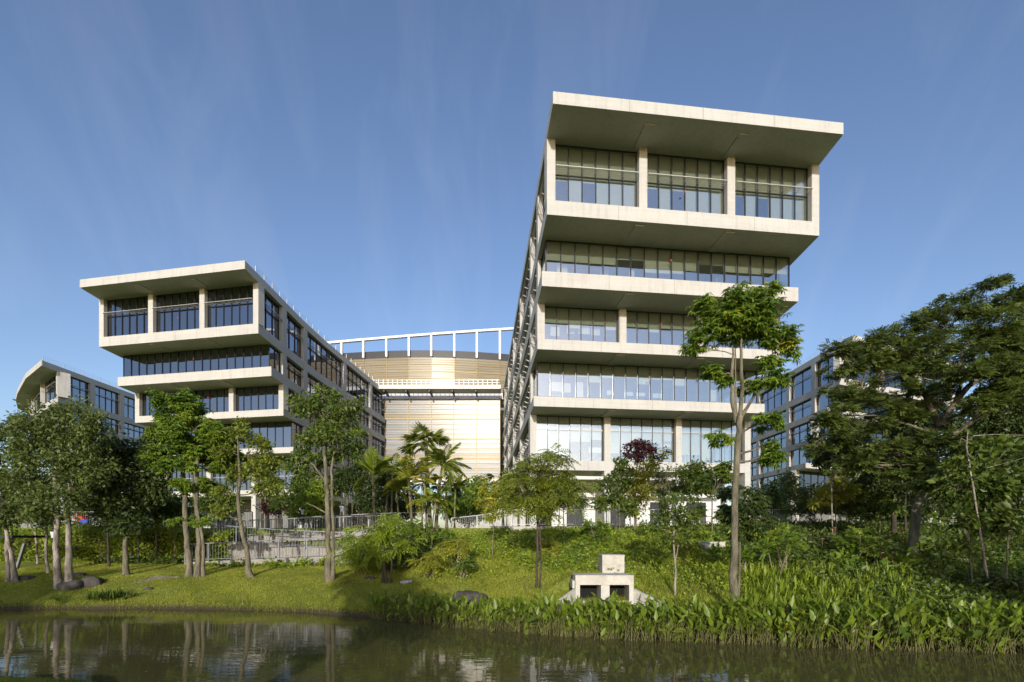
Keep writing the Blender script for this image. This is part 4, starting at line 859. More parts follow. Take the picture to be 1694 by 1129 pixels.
# the dark multi stemmed shrub tree at the lawn's right end, and shrubs round it
tree('shrub_tree', 'wide low shrub tree with several dark stems at the right end of the lawn', 'tree', 22.3, [[(632, 962, .11), (636, 910, .09), (640, 880, .05)], [(646, 960, .07), (648, 905, .05)], [(640, 962, .09), (632, 900, .06), (620, 880, .04)]],
     [(640, 858, 24, 9), (615, 874, 26, 9), (665, 872, 26, 9), (595, 893, 26, 10), (640, 885, 32, 10), (682, 895, 16, 7), (605, 914, 30, 10), (660, 905, 22, 9), (575, 915, 16, 8)],
     'spray', 'lime', 'darkbark', .7)
for a in (('bright spreading shrub at the left foot of the wide shrub tree', 24.2, 595, 925, 42, 26, 'spray', 'lime'), ('dark shrub filling the space behind the wide shrub tree', 25.5, 660, 915, 45, 32, 'leaf', 'mid'),
          ('yellow green shrub with arching leaves on the slope, right of the palms', 24.2, 760, 905, 36, 15, 'spray', 'yellow'), ('low yellow green shrub left of the arching shrub', 23.2, 712, 925, 34, 12, 'spray', 'yellow'),
          ('round green shrub under the arching yellow shrub', 22.6, 765, 932, 22, 13, 'leaf', 'mid'), ('leafy shrub on the slope behind the palm trunks', 29.0, 735, 895, 50, 20, 'leaf', 'bright'),
          ('dark shrub left of the palm trunks', 28.5, 690, 885, 34, 28, 'leaf', 'mid'), ('feathery bush spilling over the slope right of the tall trunk', 20.2, 1285, 900, 38, 24, 'feather', 'bright'),
          ('bright bush at the foot of the railing behind the tall trunk', 25.5, 1262, 880, 40, 20, 'leaf', 'lime'), ('feathery low bush at the railing, right of the feathery tree', 27.5, 985, 872, 30, 14, 'feather', 'bright'),
          ('low green bush below the square concrete block', 21.0, 1230, 918, 22, 14, 'leaf', 'bright'), ('large leaved green bush above the white flowers', 21.5, 1418, 895, 26, 20, 'feather', 'bright'),
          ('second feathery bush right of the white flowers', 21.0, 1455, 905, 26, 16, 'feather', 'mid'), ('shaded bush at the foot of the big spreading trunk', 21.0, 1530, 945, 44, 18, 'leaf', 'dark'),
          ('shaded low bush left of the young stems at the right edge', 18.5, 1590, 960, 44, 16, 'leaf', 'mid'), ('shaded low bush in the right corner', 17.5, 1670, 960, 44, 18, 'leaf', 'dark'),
          ('green bush behind the white flowers, before the dark wood', 24.0, 1350, 895, 34, 20, 'leaf', 'olive'), ('dark bush below the thin trunks of the wood edge', 25.0, 1430, 915, 46, 18, 'leaf', 'dark')):
    bush('shrub', a[0], *a[1:8], dens=.9)
for i in range(46):
    px = 845 + (i * 137) % 455; py = 884 + (i * 53) % 52
    p = on_ground(px, py + 6)
    if p.y < 19.0 or (985 < px < 1045 and py > 905): continue
    bush('slope_shrub', 'low leafy shrub among the ground cover on the upper right slope', p.y, px, py, 14 + (i * 7) % 16, 7 + (i * 5) % 8, ('leaf', 'leaf', 'spray', 'feather')[i % 4], ('lime', 'bright', 'yellow', 'lime', 'bright')[i % 5], .8, 'low shrubs on the right slope')
for i in range(30):
    px = 1300 + (i * 97) % 390; py = 905 + (i * 41) % 60
    p = on_ground(px, py + 6)
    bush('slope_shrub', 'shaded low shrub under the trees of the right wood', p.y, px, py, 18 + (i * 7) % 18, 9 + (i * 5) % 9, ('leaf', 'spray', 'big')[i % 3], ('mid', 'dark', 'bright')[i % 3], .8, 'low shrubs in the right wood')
for i, px in enumerate(range(440, 550, 18)):                   # low planting before the ramp wall
    bush('low_plant', 'bushy low plant in the row before the white ramp wall', 27.0, px, 934 + (i % 3), 13, 9, 'leaf', 'lime', .9, 'row of low plants before the ramp')
for i, px in enumerate(range(345, 430, 17)):
    bush('low_plant', 'bushy low plant in the row before the white ramp wall', 27.2, px, 936 + (i % 2), 12, 6, 'leaf', 'bright', .8, 'row of low plants before the ramp')
# tall clipped hedge at the left
hd = thing('hedge', (-22, 30.3, 1.5), 'tall green clipped hedge behind the left lawn trees', 'hedge'); gs = []; lf_ = dict(STY['leaf'])
n = 5200; x = rng.uniform(-34, -17.2, n); u = rng.uniform(0, 1, n); top = 3.45 + .25 * np.sin(x * 1.1) + .15 * np.sin(x * 2.9); y = np.where(u < .7, 29.2 + .28 * np.sin(x * 1.7), 29.2 + (u - .7) * 6) + rng.normal(0, .14, n)
zz = np.where(u < .7, 1.25 + (top - 1.25) * (u / .7), top) + rng.normal(0, .08, n)
gs.append(foliage(np.stack([x, y, zz], 1), np.tile([0, -.8, .4], (n, 1)), lf_, np.clip(.55 + .3 * np.sin(x * 1.3) * np.sin(zz * 2.1 + x), 0, 1)))
joinleaf('foliage', gs, G['lime'], hd, hd.location)
mb = MB(); mb.box((-25.6, 30.4, 2.2), (16.4, 1.7, 2.2)); mb.build('stem', M['darkbark'], hd)
for i in range(11):
    px = 160 + i * 18; bush('low_plant', 'shaded low plant at the foot of the tall hedge', 28.4, px, 931, 16, 8, 'leaf', 'mid', .8, 'low plants at the hedge foot')

# ------------------------------------------------------------------ water plants along the shore
def thalia_mesh(k, hmin=.8, hmax=1.35):
    mb = MB(); geos = []
    for i in range(k):
        b = np.array([rng.normal(0, .15), rng.normal(0, .12), -.08]); h = rng.uniform(hmin * .38, hmax) * .74; ln = rng.normal(0, .22, 2)
        tp = b + np.array([ln[0] * h, ln[1] * h - .05, h]); mid = (b + tp) / 2 + np.array([0, 0, .05])
        mb.tube([b, mid, tp], [.013, .010, .006], 3)
        az = rng.uniform(0, 6.28); tilt = rng.uniform(.5, 1.45) if i % 5 else rng.uniform(-.5, .3); ax = unit(np.array([math.cos(az) * math.cos(tilt), math.sin(az) * math.cos(tilt) - .1, math.sin(tilt)]))
        nr = unit(np.array([-ax[0] * ax[2], -ax[1] * ax[2] - .4, 1 - ax[2] ** 2 + .1]) + rng.normal(0, .2, 3)); L = rng.uniform(.26, .48); W = L * rng.uniform(.30, .44)
        sd_ = unit(np.cross(ax, nr)); up = np.cross(sd_, ax); tn = float(np.clip(rng.normal(.42, .2), 0, .93)) if rng.uniform() > .010 else 1.0
        f = .10 * W; v = [tp, tp + ax * L * .28 + sd_ * W * .46 + up * f, tp + ax * L * .28, tp + ax * L * .28 - sd_ * W * .46 + up * f, tp + ax * L * .66 + sd_ * W * .32 + up * f - [0, 0, .02], tp + ax * L * .64 - [0, 0, .03], tp + ax * L * .66 - sd_ * W * .32 + up * f - [0, 0, .02], tp + ax * L - np.array([0, 0, .10 * L])]
        geos.append((np.array(v), np.array([(0, 1, 2), (0, 2, 3), (1, 4, 5), (1, 5, 2), (2, 5, 6), (2, 6, 3), (4, 7, 5), (5, 7, 6)]), np.full(8, tn)))
    v = np.concatenate(mb.v); f = np.concatenate(mb.f); nst = len(v); f3 = np.concatenate([f[:, [0, 1, 2]], f[:, [0, 2, 3]]])
    V = [v]; Fc = [f3]; T = [np.full(nst, .5)]; q = nst
    for a, b_, c in geos: V.append(a); Fc.append(b_ + q); T.append(c); q += len(a)
    me = mesh_np('water_plant', np.concatenate(V), np.concatenate(Fc), True, np.concatenate(T)); me.materials.append(G['thalia']); me.materials.append(M['caneStem'])
    mi = np.zeros(len(me.polygons), dtype=np.int32); mi[:len(f3)] = 1; me.polygons.foreach_set('material_index', mi); return me
M['caneStem'] = mat('pale_cane_stem', (0.20, 0.19, 0.055), 0.6, c2=(0.06, 0.065, 0.02), scale=8)
TH = [thalia_mesh(int(rng.integers(20, 27))) for _ in range(10)]
pl = []
for x in np.arange(-5.4, 15.5, .28):
    yw = float(np.interp(x, WX, WY)); 
    for row in range(4):
        if rng.uniform() < .10: continue
        if row == 3 and x < 0: continue
        pl.append((x + rng.normal(0, .09), yw - .12 + row * .36 + rng.normal(0, .09)))
pl.sort(key=lambda p: p[1] - np.interp(p[0], WX, WY))
for i, (x, y) in enumerate(pl[:290]):
    o = bpy.data.objects.new('water_plant', TH[i % 10]); COL.objects.link(o); o.location = (x, y, max(-.02, gzf(x, y)))
    s = rng.uniform(.82, 1.18) * float(np.interp(x, [-4, 0, 7, 12], [.70, .76, .90, .92])); o.scale = (s, s, s * rng.uniform(.9, 1.1)); o.rotation_euler = (0, 0, rng.normal(0, .5) + (3.14 if i % 2 else 0))
    tag(o, 'broad leaved water plant on pale stems in the dense row along the shore', 'water plant', 'water plants along the shore')
tall = thalia_mesh(4, 1.9, 2.2)
for px, py, s, lb in ((1556, 1070, .95, 'tallest water plant with two upright leaves standing above the shore row'), (1625, 1072, 1.0, 'tall water plant with one pointed leaf held high near the right edge'), (1085, 1050, .8, 'tall water plant with big leaves in front of the culvert wing wall')):
    p = on_ground(px, py); o = link('water_plant', tall if px != 1085 else thalia_mesh(4, 1.7, 2.0)); o.location = p; o.scale = (s, s, s); tag(o, lb, 'water plant', 'water plants along the shore')
# rest of the thick bed behind the first rows
gs = []
for x, y in pl[290:]:
    me = TH[rng.integers(0, 10)]; nv = len(me.vertices); v = np.empty(nv * 3, dtype=np.float32); me.vertices.foreach_get('co', v); nf = len(me.polygons); f = np.empty(nf * 3, dtype=np.int32); me.polygons.foreach_get('vertices', f)
    a = np.empty(nv, dtype=np.float32); me.attributes['tone'].data.foreach_get('value', a); gs.append((v.reshape(-1, 3) * .9 + np.array([x, y, gzf(x, y)]), f.reshape(-1, 3), a))
if gs: tag(joinleaf('shore_plants', gs, G['thalia']), 'thick bed of water plants behind the front row', 'water plants', kind='stuff')

# strap leaved clumps on the right slope
def strap_mesh(k=26):
    az = rng.uniform(0, 6.28, k); el = rng.uniform(.35, 1.4, k); L = rng.uniform(.55, .85, k); V, Fc, T = [], [], []
    for i in range(k):
        h = np.array([math.cos(az[i]), math.sin(az[i]), 0]); sd_ = np.array([-h[1], h[0], 0]); pts = []
        for t in (0, .35, .7, 1.0):
            r = L[i] * t; pts.append(h * r * math.cos(el[i]) + np.array([0, 0, r * math.sin(el[i]) - .55 * L[i] * t * t * math.cos(el[i])]))
        wd = .026; n0 = i * 7; tn = float(np.clip(rng.normal(.5, .2), 0, 1))
        V += [pts[0] + sd_ * wd, pts[0] - sd_ * wd, pts[1] + sd_ * wd, pts[1] - sd_ * wd, pts[2] + sd_ * wd * .8, pts[2] - sd_ * wd * .8, pts[3]]
        Fc += [(n0, n0 + 1, n0 + 3), (n0, n0 + 3, n0 + 2), (n0 + 2, n0 + 3, n0 + 5), (n0 + 2, n0 + 5, n0 + 4), (n0 + 4, n0 + 5, n0 + 6)]; T += [tn] * 7
    me = mesh_np('strap_plant', np.array(V), np.array(Fc), True, np.array(T)); me.materials.append(G['lime']); return me
ST = [strap_mesh() for _ in range(6)]
k = 0
for _ in range(900):
    px = rng.uniform(1228, 1505); py = rng.uniform(958, 1025) - (px - 1228) * .02
    if k >= 190: break
    p = on_ground(px, py)
    if p.y < np.interp(p.x, WX, WY) + 1.3: continue
    o = bpy.data.objects.new('strap_plant', ST[k % 6]); COL.objects.link(o); o.location = p; s = rng.uniform(.8, 1.2); o.scale = (s, s, s); o.rotation_euler = (0, 0, rng.uniform(0, 6.28))
    tag(o, 'tuft of narrow yellow green strap leaves in the bed behind the right shore plants', 'plant', 'strap leaved tufts on the right slope'); k += 1
# dark tussock on the left lawn
tk = thing('grass_tussock', (0, 0, 0), 'dense dark green tussock by the water below the brown rocks', 'plant'); pc = on_ground(178, 990); tk.location = pc
for i in range(26):
    o = bpy.data.objects.new('tuft', ST[i % 6]); COL.objects.link(o); o.parent = tk
    x, y = rng.normal(0, .55), rng.normal(0, .22); o.location = (x, y, gzf(pc.x + x, pc.y + y) - pc.z); s = rng.uniform(.55, .8); o.scale = (s, s, s); o.rotation_euler = (0, 0, rng.uniform(0, 6.28))
    o.material_slots[0].link = 'OBJECT'; o.material_slots[0].material = G['mid']
# white flowered plants
for i, (px, py, h) in enumerate(((1381, 918, 1.15), (1360, 925, .8), (1412, 928, .9), (1402, 935, .7), (1432, 940, .8), (1460, 948, .7), (1476, 950, .75), (1470, 925, 1.0), (1492, 935, .9), (1493, 912, 1.0))):
    p = on_ground(px, py); t = thing('flowering_plant', p, 'leafy plant with a white flower on a red cone, among the right slope tufts', 'plant', 'white flowers on red cones')
    mb = MB(); mb.tube([p, p + Vector((.04, 0, h * .5)), p + Vector((0, 0, h))], [.014, .012, .009], 5); mb.build('stem', M['stem'], t)
    kk = 16; s_ = rng.uniform(.3, .98, kk); b = np.array(p) + np.stack([0 * s_, 0 * s_, s_ * h], 1); az = np.arange(kk) * 2.4
    joinleaf('leaves', [leaf_geo(b, unit(np.stack([np.cos(az), np.sin(az), .25 + 0 * az], 1)), np.tile([0, 0, 1.0], (kk, 1)), .26, .08, np.clip(rng.normal(.6, .15, kk), 0, 1))], G['yellow'], t, t.location)
    mb = MB(); mb.tube([p + Vector((0, 0, h)), p + Vector((0, 0, h + .06)), p + Vector((0, 0, h + .13))], [.025, .04, .02], 6); mb.build('cone', M['bract'], t, smooth=True)
    az = np.arange(5) * 1.256; pt = p + Vector((0, 0, h + .13))
    v, f, tn = leaf_geo(np.repeat(np.array(pt)[None], 5, 0), unit(np.stack([np.cos(az), np.sin(az), .8 + 0 * az], 1)), np.tile([0, 0, 1.0], (5, 1)), .09, .07, np.full(5, .5))
    o = link('petals', mesh_np('petals', v - np.array(t.location), f), t, M['flower'])

# ------------------------------------------------------------------ grass and ground cover
def blades(name, label, x, y, h, wd, leaf, tilt=.35):
    n = len(x); z = gz(x, y); az = rng.uniform(0, 6.28, n); a = unit(np.stack([np.cos(az) * tilt * rng.uniform(0, 1.6, n), np.sin(az) * tilt * rng.uniform(0, 1.6, n), np.ones(n)], 1))
    sd_ = np.stack([-np.sin(az), np.cos(az), 0 * az], 1); b = np.stack([x, y, z - .01], 1); hh = (h * rng.uniform(.5, 1.3, n))[:, None]
    v = np.stack([b + sd_ * wd / 2, b - sd_ * wd / 2, b + a * hh], 1).reshape(-1, 3); f = np.arange(3 * n).reshape(-1, 3)
    tn = np.clip(.40 + .34 * wob(x * .8, y * 1.3) + .16 * wob(x * 2.7 + 4, y * 3.1) + rng.normal(0, .14, n), 0, 1)
    me = mesh_np(name, v, f, True, np.repeat(tn, 3)); return tag(link(name, me, None, G[leaf]), label, 'grass', kind='stuff')
def scatter(n, x0, x1, y0, y1, off):
    x = rng.uniform(x0, x1, n); y = rng.uniform(y0, y1, n); t = y - np.interp(x, WX, WY); k = t > off; return x[k], y[k]
x, y = scatter(340000, -27, .5, 18.8, 29.4, .12); k = (gz(x, y) < 1.78 + 1.5 * sstep(x, -7, -4)) & (y < 29.0 - 3.0 * sstep(x, -8, -2)); x, y = x[k], y[k]
k = ~((np.abs(x + 17.2) < 1.9) & (np.abs(y - 22.2) < .5) & (rng.uniform(size=len(x)) < .7)); x, y = x[k], y[k]
blades('lawn_grass', 'short mown grass on the left bank', x, y, .06, .034, 'grass')
x, y = scatter(150000, -2, 19, 14.6, 29, .9); k = wob(x * .55 + 2, y * .55) + rng.normal(0, .25, len(x)) < .45; x, y = x[k], y[k]
blades('slope_grass', 'rough grass on the right slope', x, y, .13, .03, 'grass', .6)
x, y = scatter(16000, -25, -5, 18.5, 21.6, -.05); k = y < np.interp(x, WX, WY) + .3; blades('bank_grass', 'rough grass fringe hanging over the left bank edge', x[k], y[k], .2, .022, 'grass', 1.0)
x = rng.uniform(-14, -5.5, 9000); y = rng.uniform(9.3, 10.6, 9000); k = gz(x, y) > .01; blades('near_grass', 'grass on the near bank at the bottom left corner', x[k], y[k], .10, .014, 'grass', .5)
n = 30000; x, y = scatter(n, -4.5, 22, 16, 32.4, 2.2); t = (y - np.interp(x, WX, WY)); dn = sstep(t, 3, 8.5) * (.55 + .75 * wob(x * .7, y * .8 + 3)) + .5 * sstep(x, 7.5, 10) + .35 * sstep(x, 2, 5) * (wob(x, y * 1.4) > 0)
k = rng.uniform(size=len(x)) < dn; x, y = x[k], y[k]; hh = rng.uniform(.03, .38, len(x)) * np.where(y > 29.5, .5, 1) * (.6 + .4 * np.sin(x * 1.3) * np.cos(y * 1.1)); pts = np.stack([x, y, gz(x, y) + hh], 1)
gs = [foliage(pts, np.tile([0, -.35, .6], (len(x), 1)), dict(STY['leaf'], L=.13, W=.07, k=4), np.clip(.5 + .3 * wob(x * 1.2, y * 1.1), 0, 1))]
tag(joinleaf('ground_cover', gs, G['lime']), 'leafy ground cover on the upper right slope', 'ground cover', kind='stuff')
x, y = scatter(16000, 10, 26, 15, 31, 1.2); k = rng.uniform(size=len(x)) < sstep(x, 10, 14); x, y = x[k], y[k]; pts = np.stack([x, y, gz(x, y) + rng.uniform(.03, .45, len(x))], 1)
tag(joinleaf('undergrowth', [foliage(pts, np.tile([0, -.3, .6], (len(x), 1)), dict(STY['leaf'], L=.17, W=.09, k=4), np.clip(rng.normal(.4, .2, len(x)), 0, 1))], G['mid']), 'shaded leafy undergrowth below the right wood', 'undergrowth', kind='stuff')
# ------------------------------------------------------------------ paths, railings and small things
M['path'] = mat('pale_path_concrete', (0.34, 0.32, 0.28), 0.85, c2=(0.22, 0.205, 0.18), scale=2, bump=.2)
def railing(name, label, pts, h=1.1, sp=1.6, bal=.14, mt='steel', group='steel railings'):
    p = [Vector(q) for q in pts]; t = thing(name, p[0], label, 'railing', group); rail = MB(); bl_ = MB()
    for i in range(len(p) - 1):
        a, b = p[i], p[i + 1]; L = (b - a).length; n = max(1, round(L / sp))
        rail.bar(a + Vector((0, 0, h)), b + Vector((0, 0, h)), .05); rail.bar(a + Vector((0, 0, .12)), b + Vector((0, 0, .12)), .035)
        for j in range(n + (i == len(p) - 2)):
            q = a.lerp(b, j / n); cube('post', t, M[mt], (q.x, q.y, q.z + h / 2 - .04), (.055, .055, h + .04))
        m = max(2, int(L / bal))
        for j in range(m):
            q = a.lerp(b, (j + .5) / m); bl_.box((q.x, q.y, q.z + .12 + (h - .16) / 2), (.013, .013, h - .16))
    rail.build('handrail', M[mt], t); bl_.build('balusters', M[mt], t)['kind'] = 'stuff'
    return t
def rz_(px, py, Y): return tuple(P(px, py, Y))
# promenade in front of the right wing, its kerb wall and rail
Yp = 32.6
prism('promenade', None, M['path'], [(-1.5, Yp), (21, Yp), (21, Yp + 3.2), (-1.5, Yp + 3.2)], 3.2, 3.78)['kind'] = 'structure'
w1 = link('kerb_wall', None) if False else prism('kerb_wall', None, M['oldconc'], [(-.2, Yp - .32), (21, Yp - .32), (21, Yp - .004), (-.2, Yp - .004)], 2.9, 3.74)
tag(w1, 'low weathered concrete kerb wall under the promenade railing', 'wall')
railing('railing', 'long level steel railing along the promenade before the right wing', [(0, Yp + .12, 3.78), (8, Yp + .12, 3.80), (20.5, Yp + .12, 3.80)], mt='rail_light')
railing('railing', 'sloping steel railing stepping down left of the promenade towards the palms', [(-4.2, Yp + .9, 3.25), (-2.4, Yp + .6, 3.42), (0, Yp + .12, 3.78)], mt='rail_light')
prism('path', None, M['path'], [(-5.5, Yp + .6), (-1.52, Yp), (-1.52, Yp + 3), (-5.5, Yp + 3)], 3.0, 3.42)['kind'] = 'structure'
railing('railing', 'grey railing behind the tall hedge at the far left', [(-36, 32.6, 3.65), (-26, 32.6, 3.65), (-17.5, 32.6, 3.65)])
# switchback ramp left of the palms
def ramp(label, a, b, wd=1.5, th=.9):
    a = Vector(a); b = Vector(b); t = thing('ramp', a, label, 'ramp'); mb = MB(); d = (b - a); d2 = Vector((d.x, d.y, 0)).normalized(); s = Vector((-d2.y, d2.x, 0)) * wd / 2
    v = [a - s, b - s, b + s, a + s]; v += [q + Vector((0, 0, -th)) for q in v]
    o = link('deck', mesh_np('deck', np.array([tuple(q - a) for q in v]), np.array([(0, 1, 2, 3), (7, 6, 5, 4), (0, 4, 5, 1), (1, 5, 6, 2), (2, 6, 7, 3), (3, 7, 4, 0)])), t, M['path']); return t
ramp('lowest pale concrete run of the switchback ramp beside the low plants', (-8.6, 28.6, 2.05), (-19.0, 28.8, 1.6))
ramp('middle pale run of the switchback ramp rising to the left', (-9.0, 30.3, 2.35), (-19.5, 30.3, 2.9))
ramp('highest pale run of the switchback ramp joining the terrace', (-8.0, 32.0, 3.62), (-19.5, 32.0, 2.95), 1.5, .5)
for lb, pts in (('front railing on the lowest ramp run, nearest the lawn', [(-8.6, 27.9, 2.05), (-13.5, 28.0, 1.84), (-19.0, 28.1, 1.6)]), ('railing between the lowest and the middle ramp run', [(-8.4, 29.4, 2.2), (-14, 29.45, 2.45), (-19.6, 29.5, 2.85)]),
                ('railing between the middle and the highest ramp run', [(-8.2, 31.15, 3.4), (-14, 31.15, 3.2), (-20.4, 31.15, 2.95)]), ('rearmost ramp railing against the shaded planting', [(-5.8, 33.0, 3.65), (-8.0, 32.85, 3.65), (-14, 32.85, 3.35), (-20.4, 32.85, 2.95)])):
    railing('railing', lb, pts, 1.05, 1.5, .17)
prism('retaining_wall', None, M['path'], [(-19.4, 29.6), (-9.2, 29.6), (-9.2, 29.72), (-19.4, 29.72)], 1.4, 2.35)
tag(bpy.data.objects['retaining_wall'], 'pale retaining wall between the lowest and the middle ramp run', 'wall')

# culvert outlet on the right slope
b = on_ground(1000, 1003); Yc = b.y; k = Yc / F; X = lambda px: (px - CX) * k; Z = lambda py: E - (py - HY) * k
c = thing('culvert', (X(1000), Yc, Z(1003)), 'weathered concrete culvert outlet with two square openings on the slope', 'culvert')
def blk(px0, px1, py0, py1, y0, d, name, m='oldconc'):
    cube(name, c, M[m], ((X(px0) + X(px1)) / 2, y0 + d / 2, (Z(py0) + Z(py1)) / 2), (X(px1) - X(px0), d, Z(py0) - Z(py1)))
blk(952, 1048.5, 952, 968, Yc, 1.0, 'lintel'); blk(952, 959.5, 968.1, 1000, Yc + .004, .99, 'side_wall'); blk(1041, 1048.5, 968.1, 1000, Yc + .004, .99, 'side_wall')
blk(993.5, 1007.5, 968.1, 1002, Yc - .10, 1.05, 'middle_pier'); blk(953, 1048, 996, 1003, Yc + .30, .49, 'floor_slab'); blk(950, 1050, 955, 1002, Yc + .84, .10, 'shade_backing', 'black')  # the black backing panel stands in for the shade inside the openings
blk(948.5, 952, 962, 975, Yc + .25, .7, 'side_wall'); blk(1048.7, 1051, 965, 978, Yc + .25, .7, 'side_wall')
for sg, px in ((-1, 953), (1, 1048)):
    mb = MB(); x0 = X(px); n = 6
    v = []; xx = [x0 + sg * q * .17 for q in range(n)]; zt = [Z(975) - q * .085 for q in range(n)]
    for q in range(n): v += [(xx[q], Yc - q * .19, zt[q]), (xx[q] + sg * .10, Yc - q * .19 + .09, zt[q]), (xx[q] + sg * .10, Yc - q * .19 + .09, Z(1012)), (xx[q], Yc - q * .19, Z(1012))]
    f = [(0, 1, 2, 3), (4 * n - 4, 4 * n - 1, 4 * n - 2, 4 * n - 3)]
    for q in range(n - 1):
        a_ = 4 * q; f += [(a_ + i, a_ + (i + 1) % 4, a_ + 4 + (i + 1) % 4, a_ + 4 + i) for i in range(4)]
    link('wing_wall', mesh_np('wing_wall', np.array(v) - np.array(c.location), np.array(f)), c, M['oldconc'])
def block(label, px0, px1, py0, py1, Y, d=.9):
    k = Y / F; x0, x1 = (px0 - CX) * k, (px1 - CX) * k; z1, z0 = E - (py0 - HY) * k, E - (py1 - HY) * k
    t = thing('concrete_block', ((x0 + x1) / 2, Y, z0), label, 'concrete block'); cube('block', t, M['oldconc'], ((x0 + x1) / 2, Y + d / 2, (z0 + z1) / 2), (x1 - x0, d, z1 - z0), 0); cube('lid', t, M['oldconc'], ((x0 + x1) / 2, Y + d / 2, z1 + .022), (x1 - x0 + .03, d + .03, .04)); return t
block('square concrete chamber standing on the slope above the culvert', 996.5, 1033, 920, 958, 19.95)
t2 = block('half hidden concrete chamber on the slope left of the tall trunk', 1172, 1202, 898, 935, 24.2)
t2.rotation_euler = (0, 0, .25)
# rocks
def rock(label, px, py, rx, rz_h, seed, Y=None, grp='brown rocks'):
    r = np.random.default_rng(seed); p = on_ground(px, py) if Y is None else P(px, py, Y); k = p.y / F; u, v = np.meshgrid(np.linspace(0, 2 * np.pi, 25)[:-1], np.linspace(-1.2, np.pi / 2, 12)); d = np.stack([np.cos(u) * np.cos(v), np.sin(u) * np.cos(v), np.sin(v)], -1)
    q = 1 + sum(.09 / (i + 1) * np.sin((d @ r.normal(size=3)) * (2.2 + 1.6 * i) + r.uniform(0, 6)) for i in range(5)); d = np.sign(d) * np.abs(d) ** .8 * q[..., None] * np.array([rx, rx * .7, rz_h]) * k
    i = (np.arange(11)[:, None] * 24 + np.arange(24)[None]).ravel(); j = (np.arange(11)[:, None] * 24 + (np.arange(24)[None] + 1) % 24).ravel()
    o = link('rock', mesh_np('rock', d.reshape(-1, 3), np.stack([i, j, j + 24, i + 24], 1), True), None, M['rock']); o.location = p; tag(o, label, 'rock', grp); return o
rock('large brown boulder behind the left end of the shore plants', 776, 999, 30, 20, 3)
rock('dark brown flat rock in front of the twin paperbark trunk', 117, 972, 19, 13, 4); rock('brown flat rock right of the dark rock, above the tussock', 152, 968, 19, 13, 5)
rock('small reddish rock on the lawn behind the two flat rocks', 132, 953, 10, 5, 6); rock('half buried pale rock at the edge of the lawn, left', 42, 957, 14, 4, 7); rock('small dark rock at the foot of the shrub tree', 612, 958, 9, 4, 8); rock('small rock by the tree roots, left of centre lawn', 246, 975, 7, 3, 9)
# surface roots of the layered tree
o = MB(); 
for k_ in range(5):
    p = on_ground(300 - k_ * 4, 956); q = [p + Vector((-i * .28 + rng.normal(0, .05), -i * .10 * (k_ * .4 + .4), 0)) for i in range(6)]
    for w_ in q: w_.z = gzf(w_.x, w_.y) + .01
    o.tube(q, [.07, .06, .05, .045, .035, .02], 5)
tr_ = [x for x in COL.objects if x.name.startswith('layered_tree')][0]; o.build('root', M['bark'], tr_, smooth=True)
# pipe end on the lawn
p = on_ground(672, 966); t = thing('pipe', p, 'grey plastic pipe end poking out of the grass', 'pipe'); u, n = [], 14
for L_, r_ in ((0, .085), (.55, .085), (.55, .07), (.02, .07)): u.append([( -.28 + L_ if False else L_ - .28, r_ * math.cos(a), r_ * math.sin(a)) for a in np.arange(n) * 2 * np.pi / n])
v = np.array(u).reshape(-1, 3); f = [(a * n + i, a * n + (i + 1) % n, ((a + 1) % 4) * n + (i + 1) % n, ((a + 1) % 4) * n + i) for a in range(4) for i in range(n)]
pm = link('pipe_wall', mesh_np('pipe_wall', v, np.array(f), True), t, M['pipe']); t.rotation_euler = (0, -.12, .35); t.location.z += .07
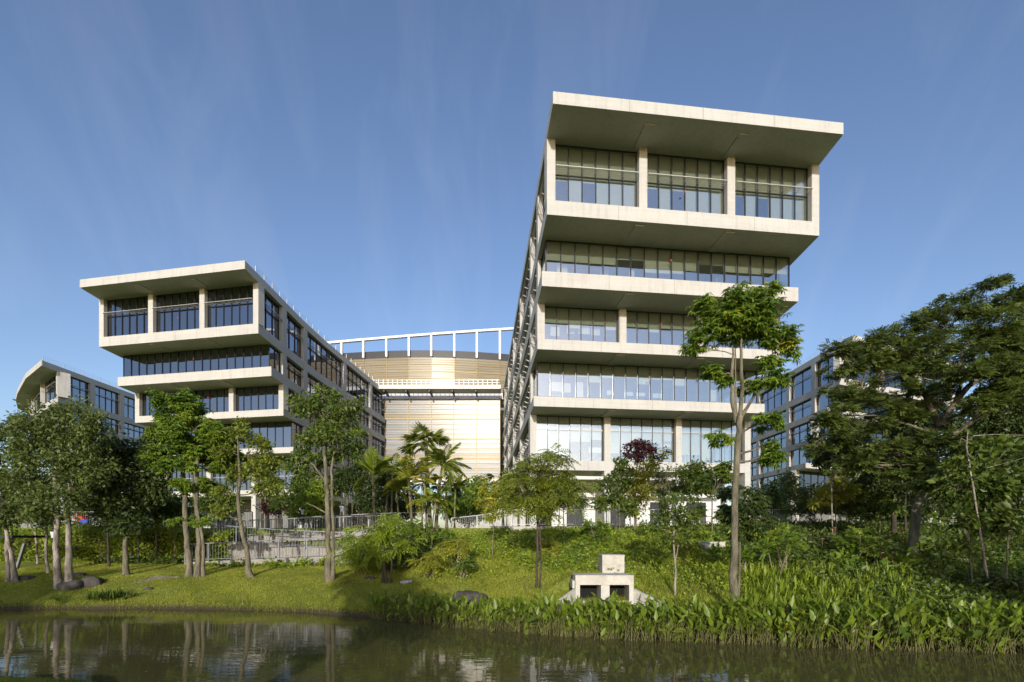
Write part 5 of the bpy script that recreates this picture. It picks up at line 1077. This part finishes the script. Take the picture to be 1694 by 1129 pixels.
# lamp posts
def lamp(label, px, pyb, pyt, Y):
    b = P(px, pyb, Y); tp = P(px, pyt, Y); g = gzf(b.x, Y); t = thing('lamp_post', (b.x, Y, g), label, 'lamp post', 'garden lamp posts'); h = tp.z - g; s = Y / F
    mb = MB(); mb.tube([(b.x, Y, g - .05), (b.x, Y, g + .5), (b.x, Y, g + h - .52)], [.06, .045, .04], 8); mb.build('post', M['dark'], t, smooth=True)
    mb = MB(); mb.tube([(b.x, Y, g + h - .50), (b.x, Y, g + h - .14)], [.09, .16], 10); mb.build('lantern', M['lamp'], t, smooth=True)
    mb = MB(); mb.tube([(b.x, Y, g + h - .13), (b.x, Y, g + h - .07), (b.x, Y, g + h)], [.20, .18, .02], 10); mb.build('cap', M['dark'], t, smooth=True)
lamp('dark lamp post with frosted lantern left of the twin paperbark', 88.5, 940, 876, 28.0); lamp('dark lamp post with frosted lantern right of the dense dark tree', 229, 925, 871, 28.6)
lamp('lamp post rising behind the ramp left of the lawn tree', 501, 880, 840, 35.0); lamp('taller lamp post behind the ramp right of the lawn tree', 565.5, 905, 834, 31.6)
# shelter with a slanted post at the left edge
t = thing('shelter', (-24.5, 25.6, 1.4), 'thin roofed garden shelter with a slanted post at the left edge', 'shelter')
mb = MB(); mb.bar(P(28, 941, 25.4), P(41, 899, 25.4), .13, .10); mb.build('post', M['steel'], t); mb = MB(); mb.bar(P(-30, 884, 25.4), P(-30, 950, 25.4), .13); mb.build('post', M['steel'], t)
a, b = P(-40, 882, 25.4), P(46, 890, 25.4); prism('roof', t, M['dark'], [(a.x, 24.6), (b.x, 24.6), (b.x, 26.6), (a.x, 26.6)], b.z, b.z + .12)
# red and blue frame behind the far left railing
t = thing('play_frame', tuple(P(135, 868, 38.0)), 'red bars with a blue drum behind the far left railing', 'play frame')
for q, (a, b) in enumerate((((124, 848), (145, 866)), ((126, 856), (148, 872)), ((140, 862), (150, 874)))):
    mb = MB(); mb.bar(P(*a, 38.0), P(*b, 38.0), .30, .30); mb.build('red_bar', M['red'], t)
mb = MB(); mb.tube([P(136, 866, 37.7), P(148, 865, 37.7)], [.26, .26], 12); mb.build('blue_drum', M['blue'], t, smooth=True)
# leaves afloat and twigs
gs = []; n = 60; x = rng.uniform(-14, 12, n); y = rng.uniform(11, 15, n); k_ = y < np.interp(x, WX, WY) - .4; x, y = x[k_], y[k_]; az = rng.uniform(0, 6.28, len(x))
v, f, tn = leaf_geo(np.stack([x, y, 0 * x + .006], 1), np.stack([np.cos(az), np.sin(az), 0 * az], 1), np.tile([0, 0, 1.0], (len(x), 1)), .07, .035, rng.uniform(.3, 1, len(x)))
v[:, 2] = np.maximum(v[:, 2], .004)
tag(joinleaf('floating_leaves', [(v, f, tn)], G['grass']), 'tiny fallen leaves floating on the pond', 'leaves', kind='stuff')
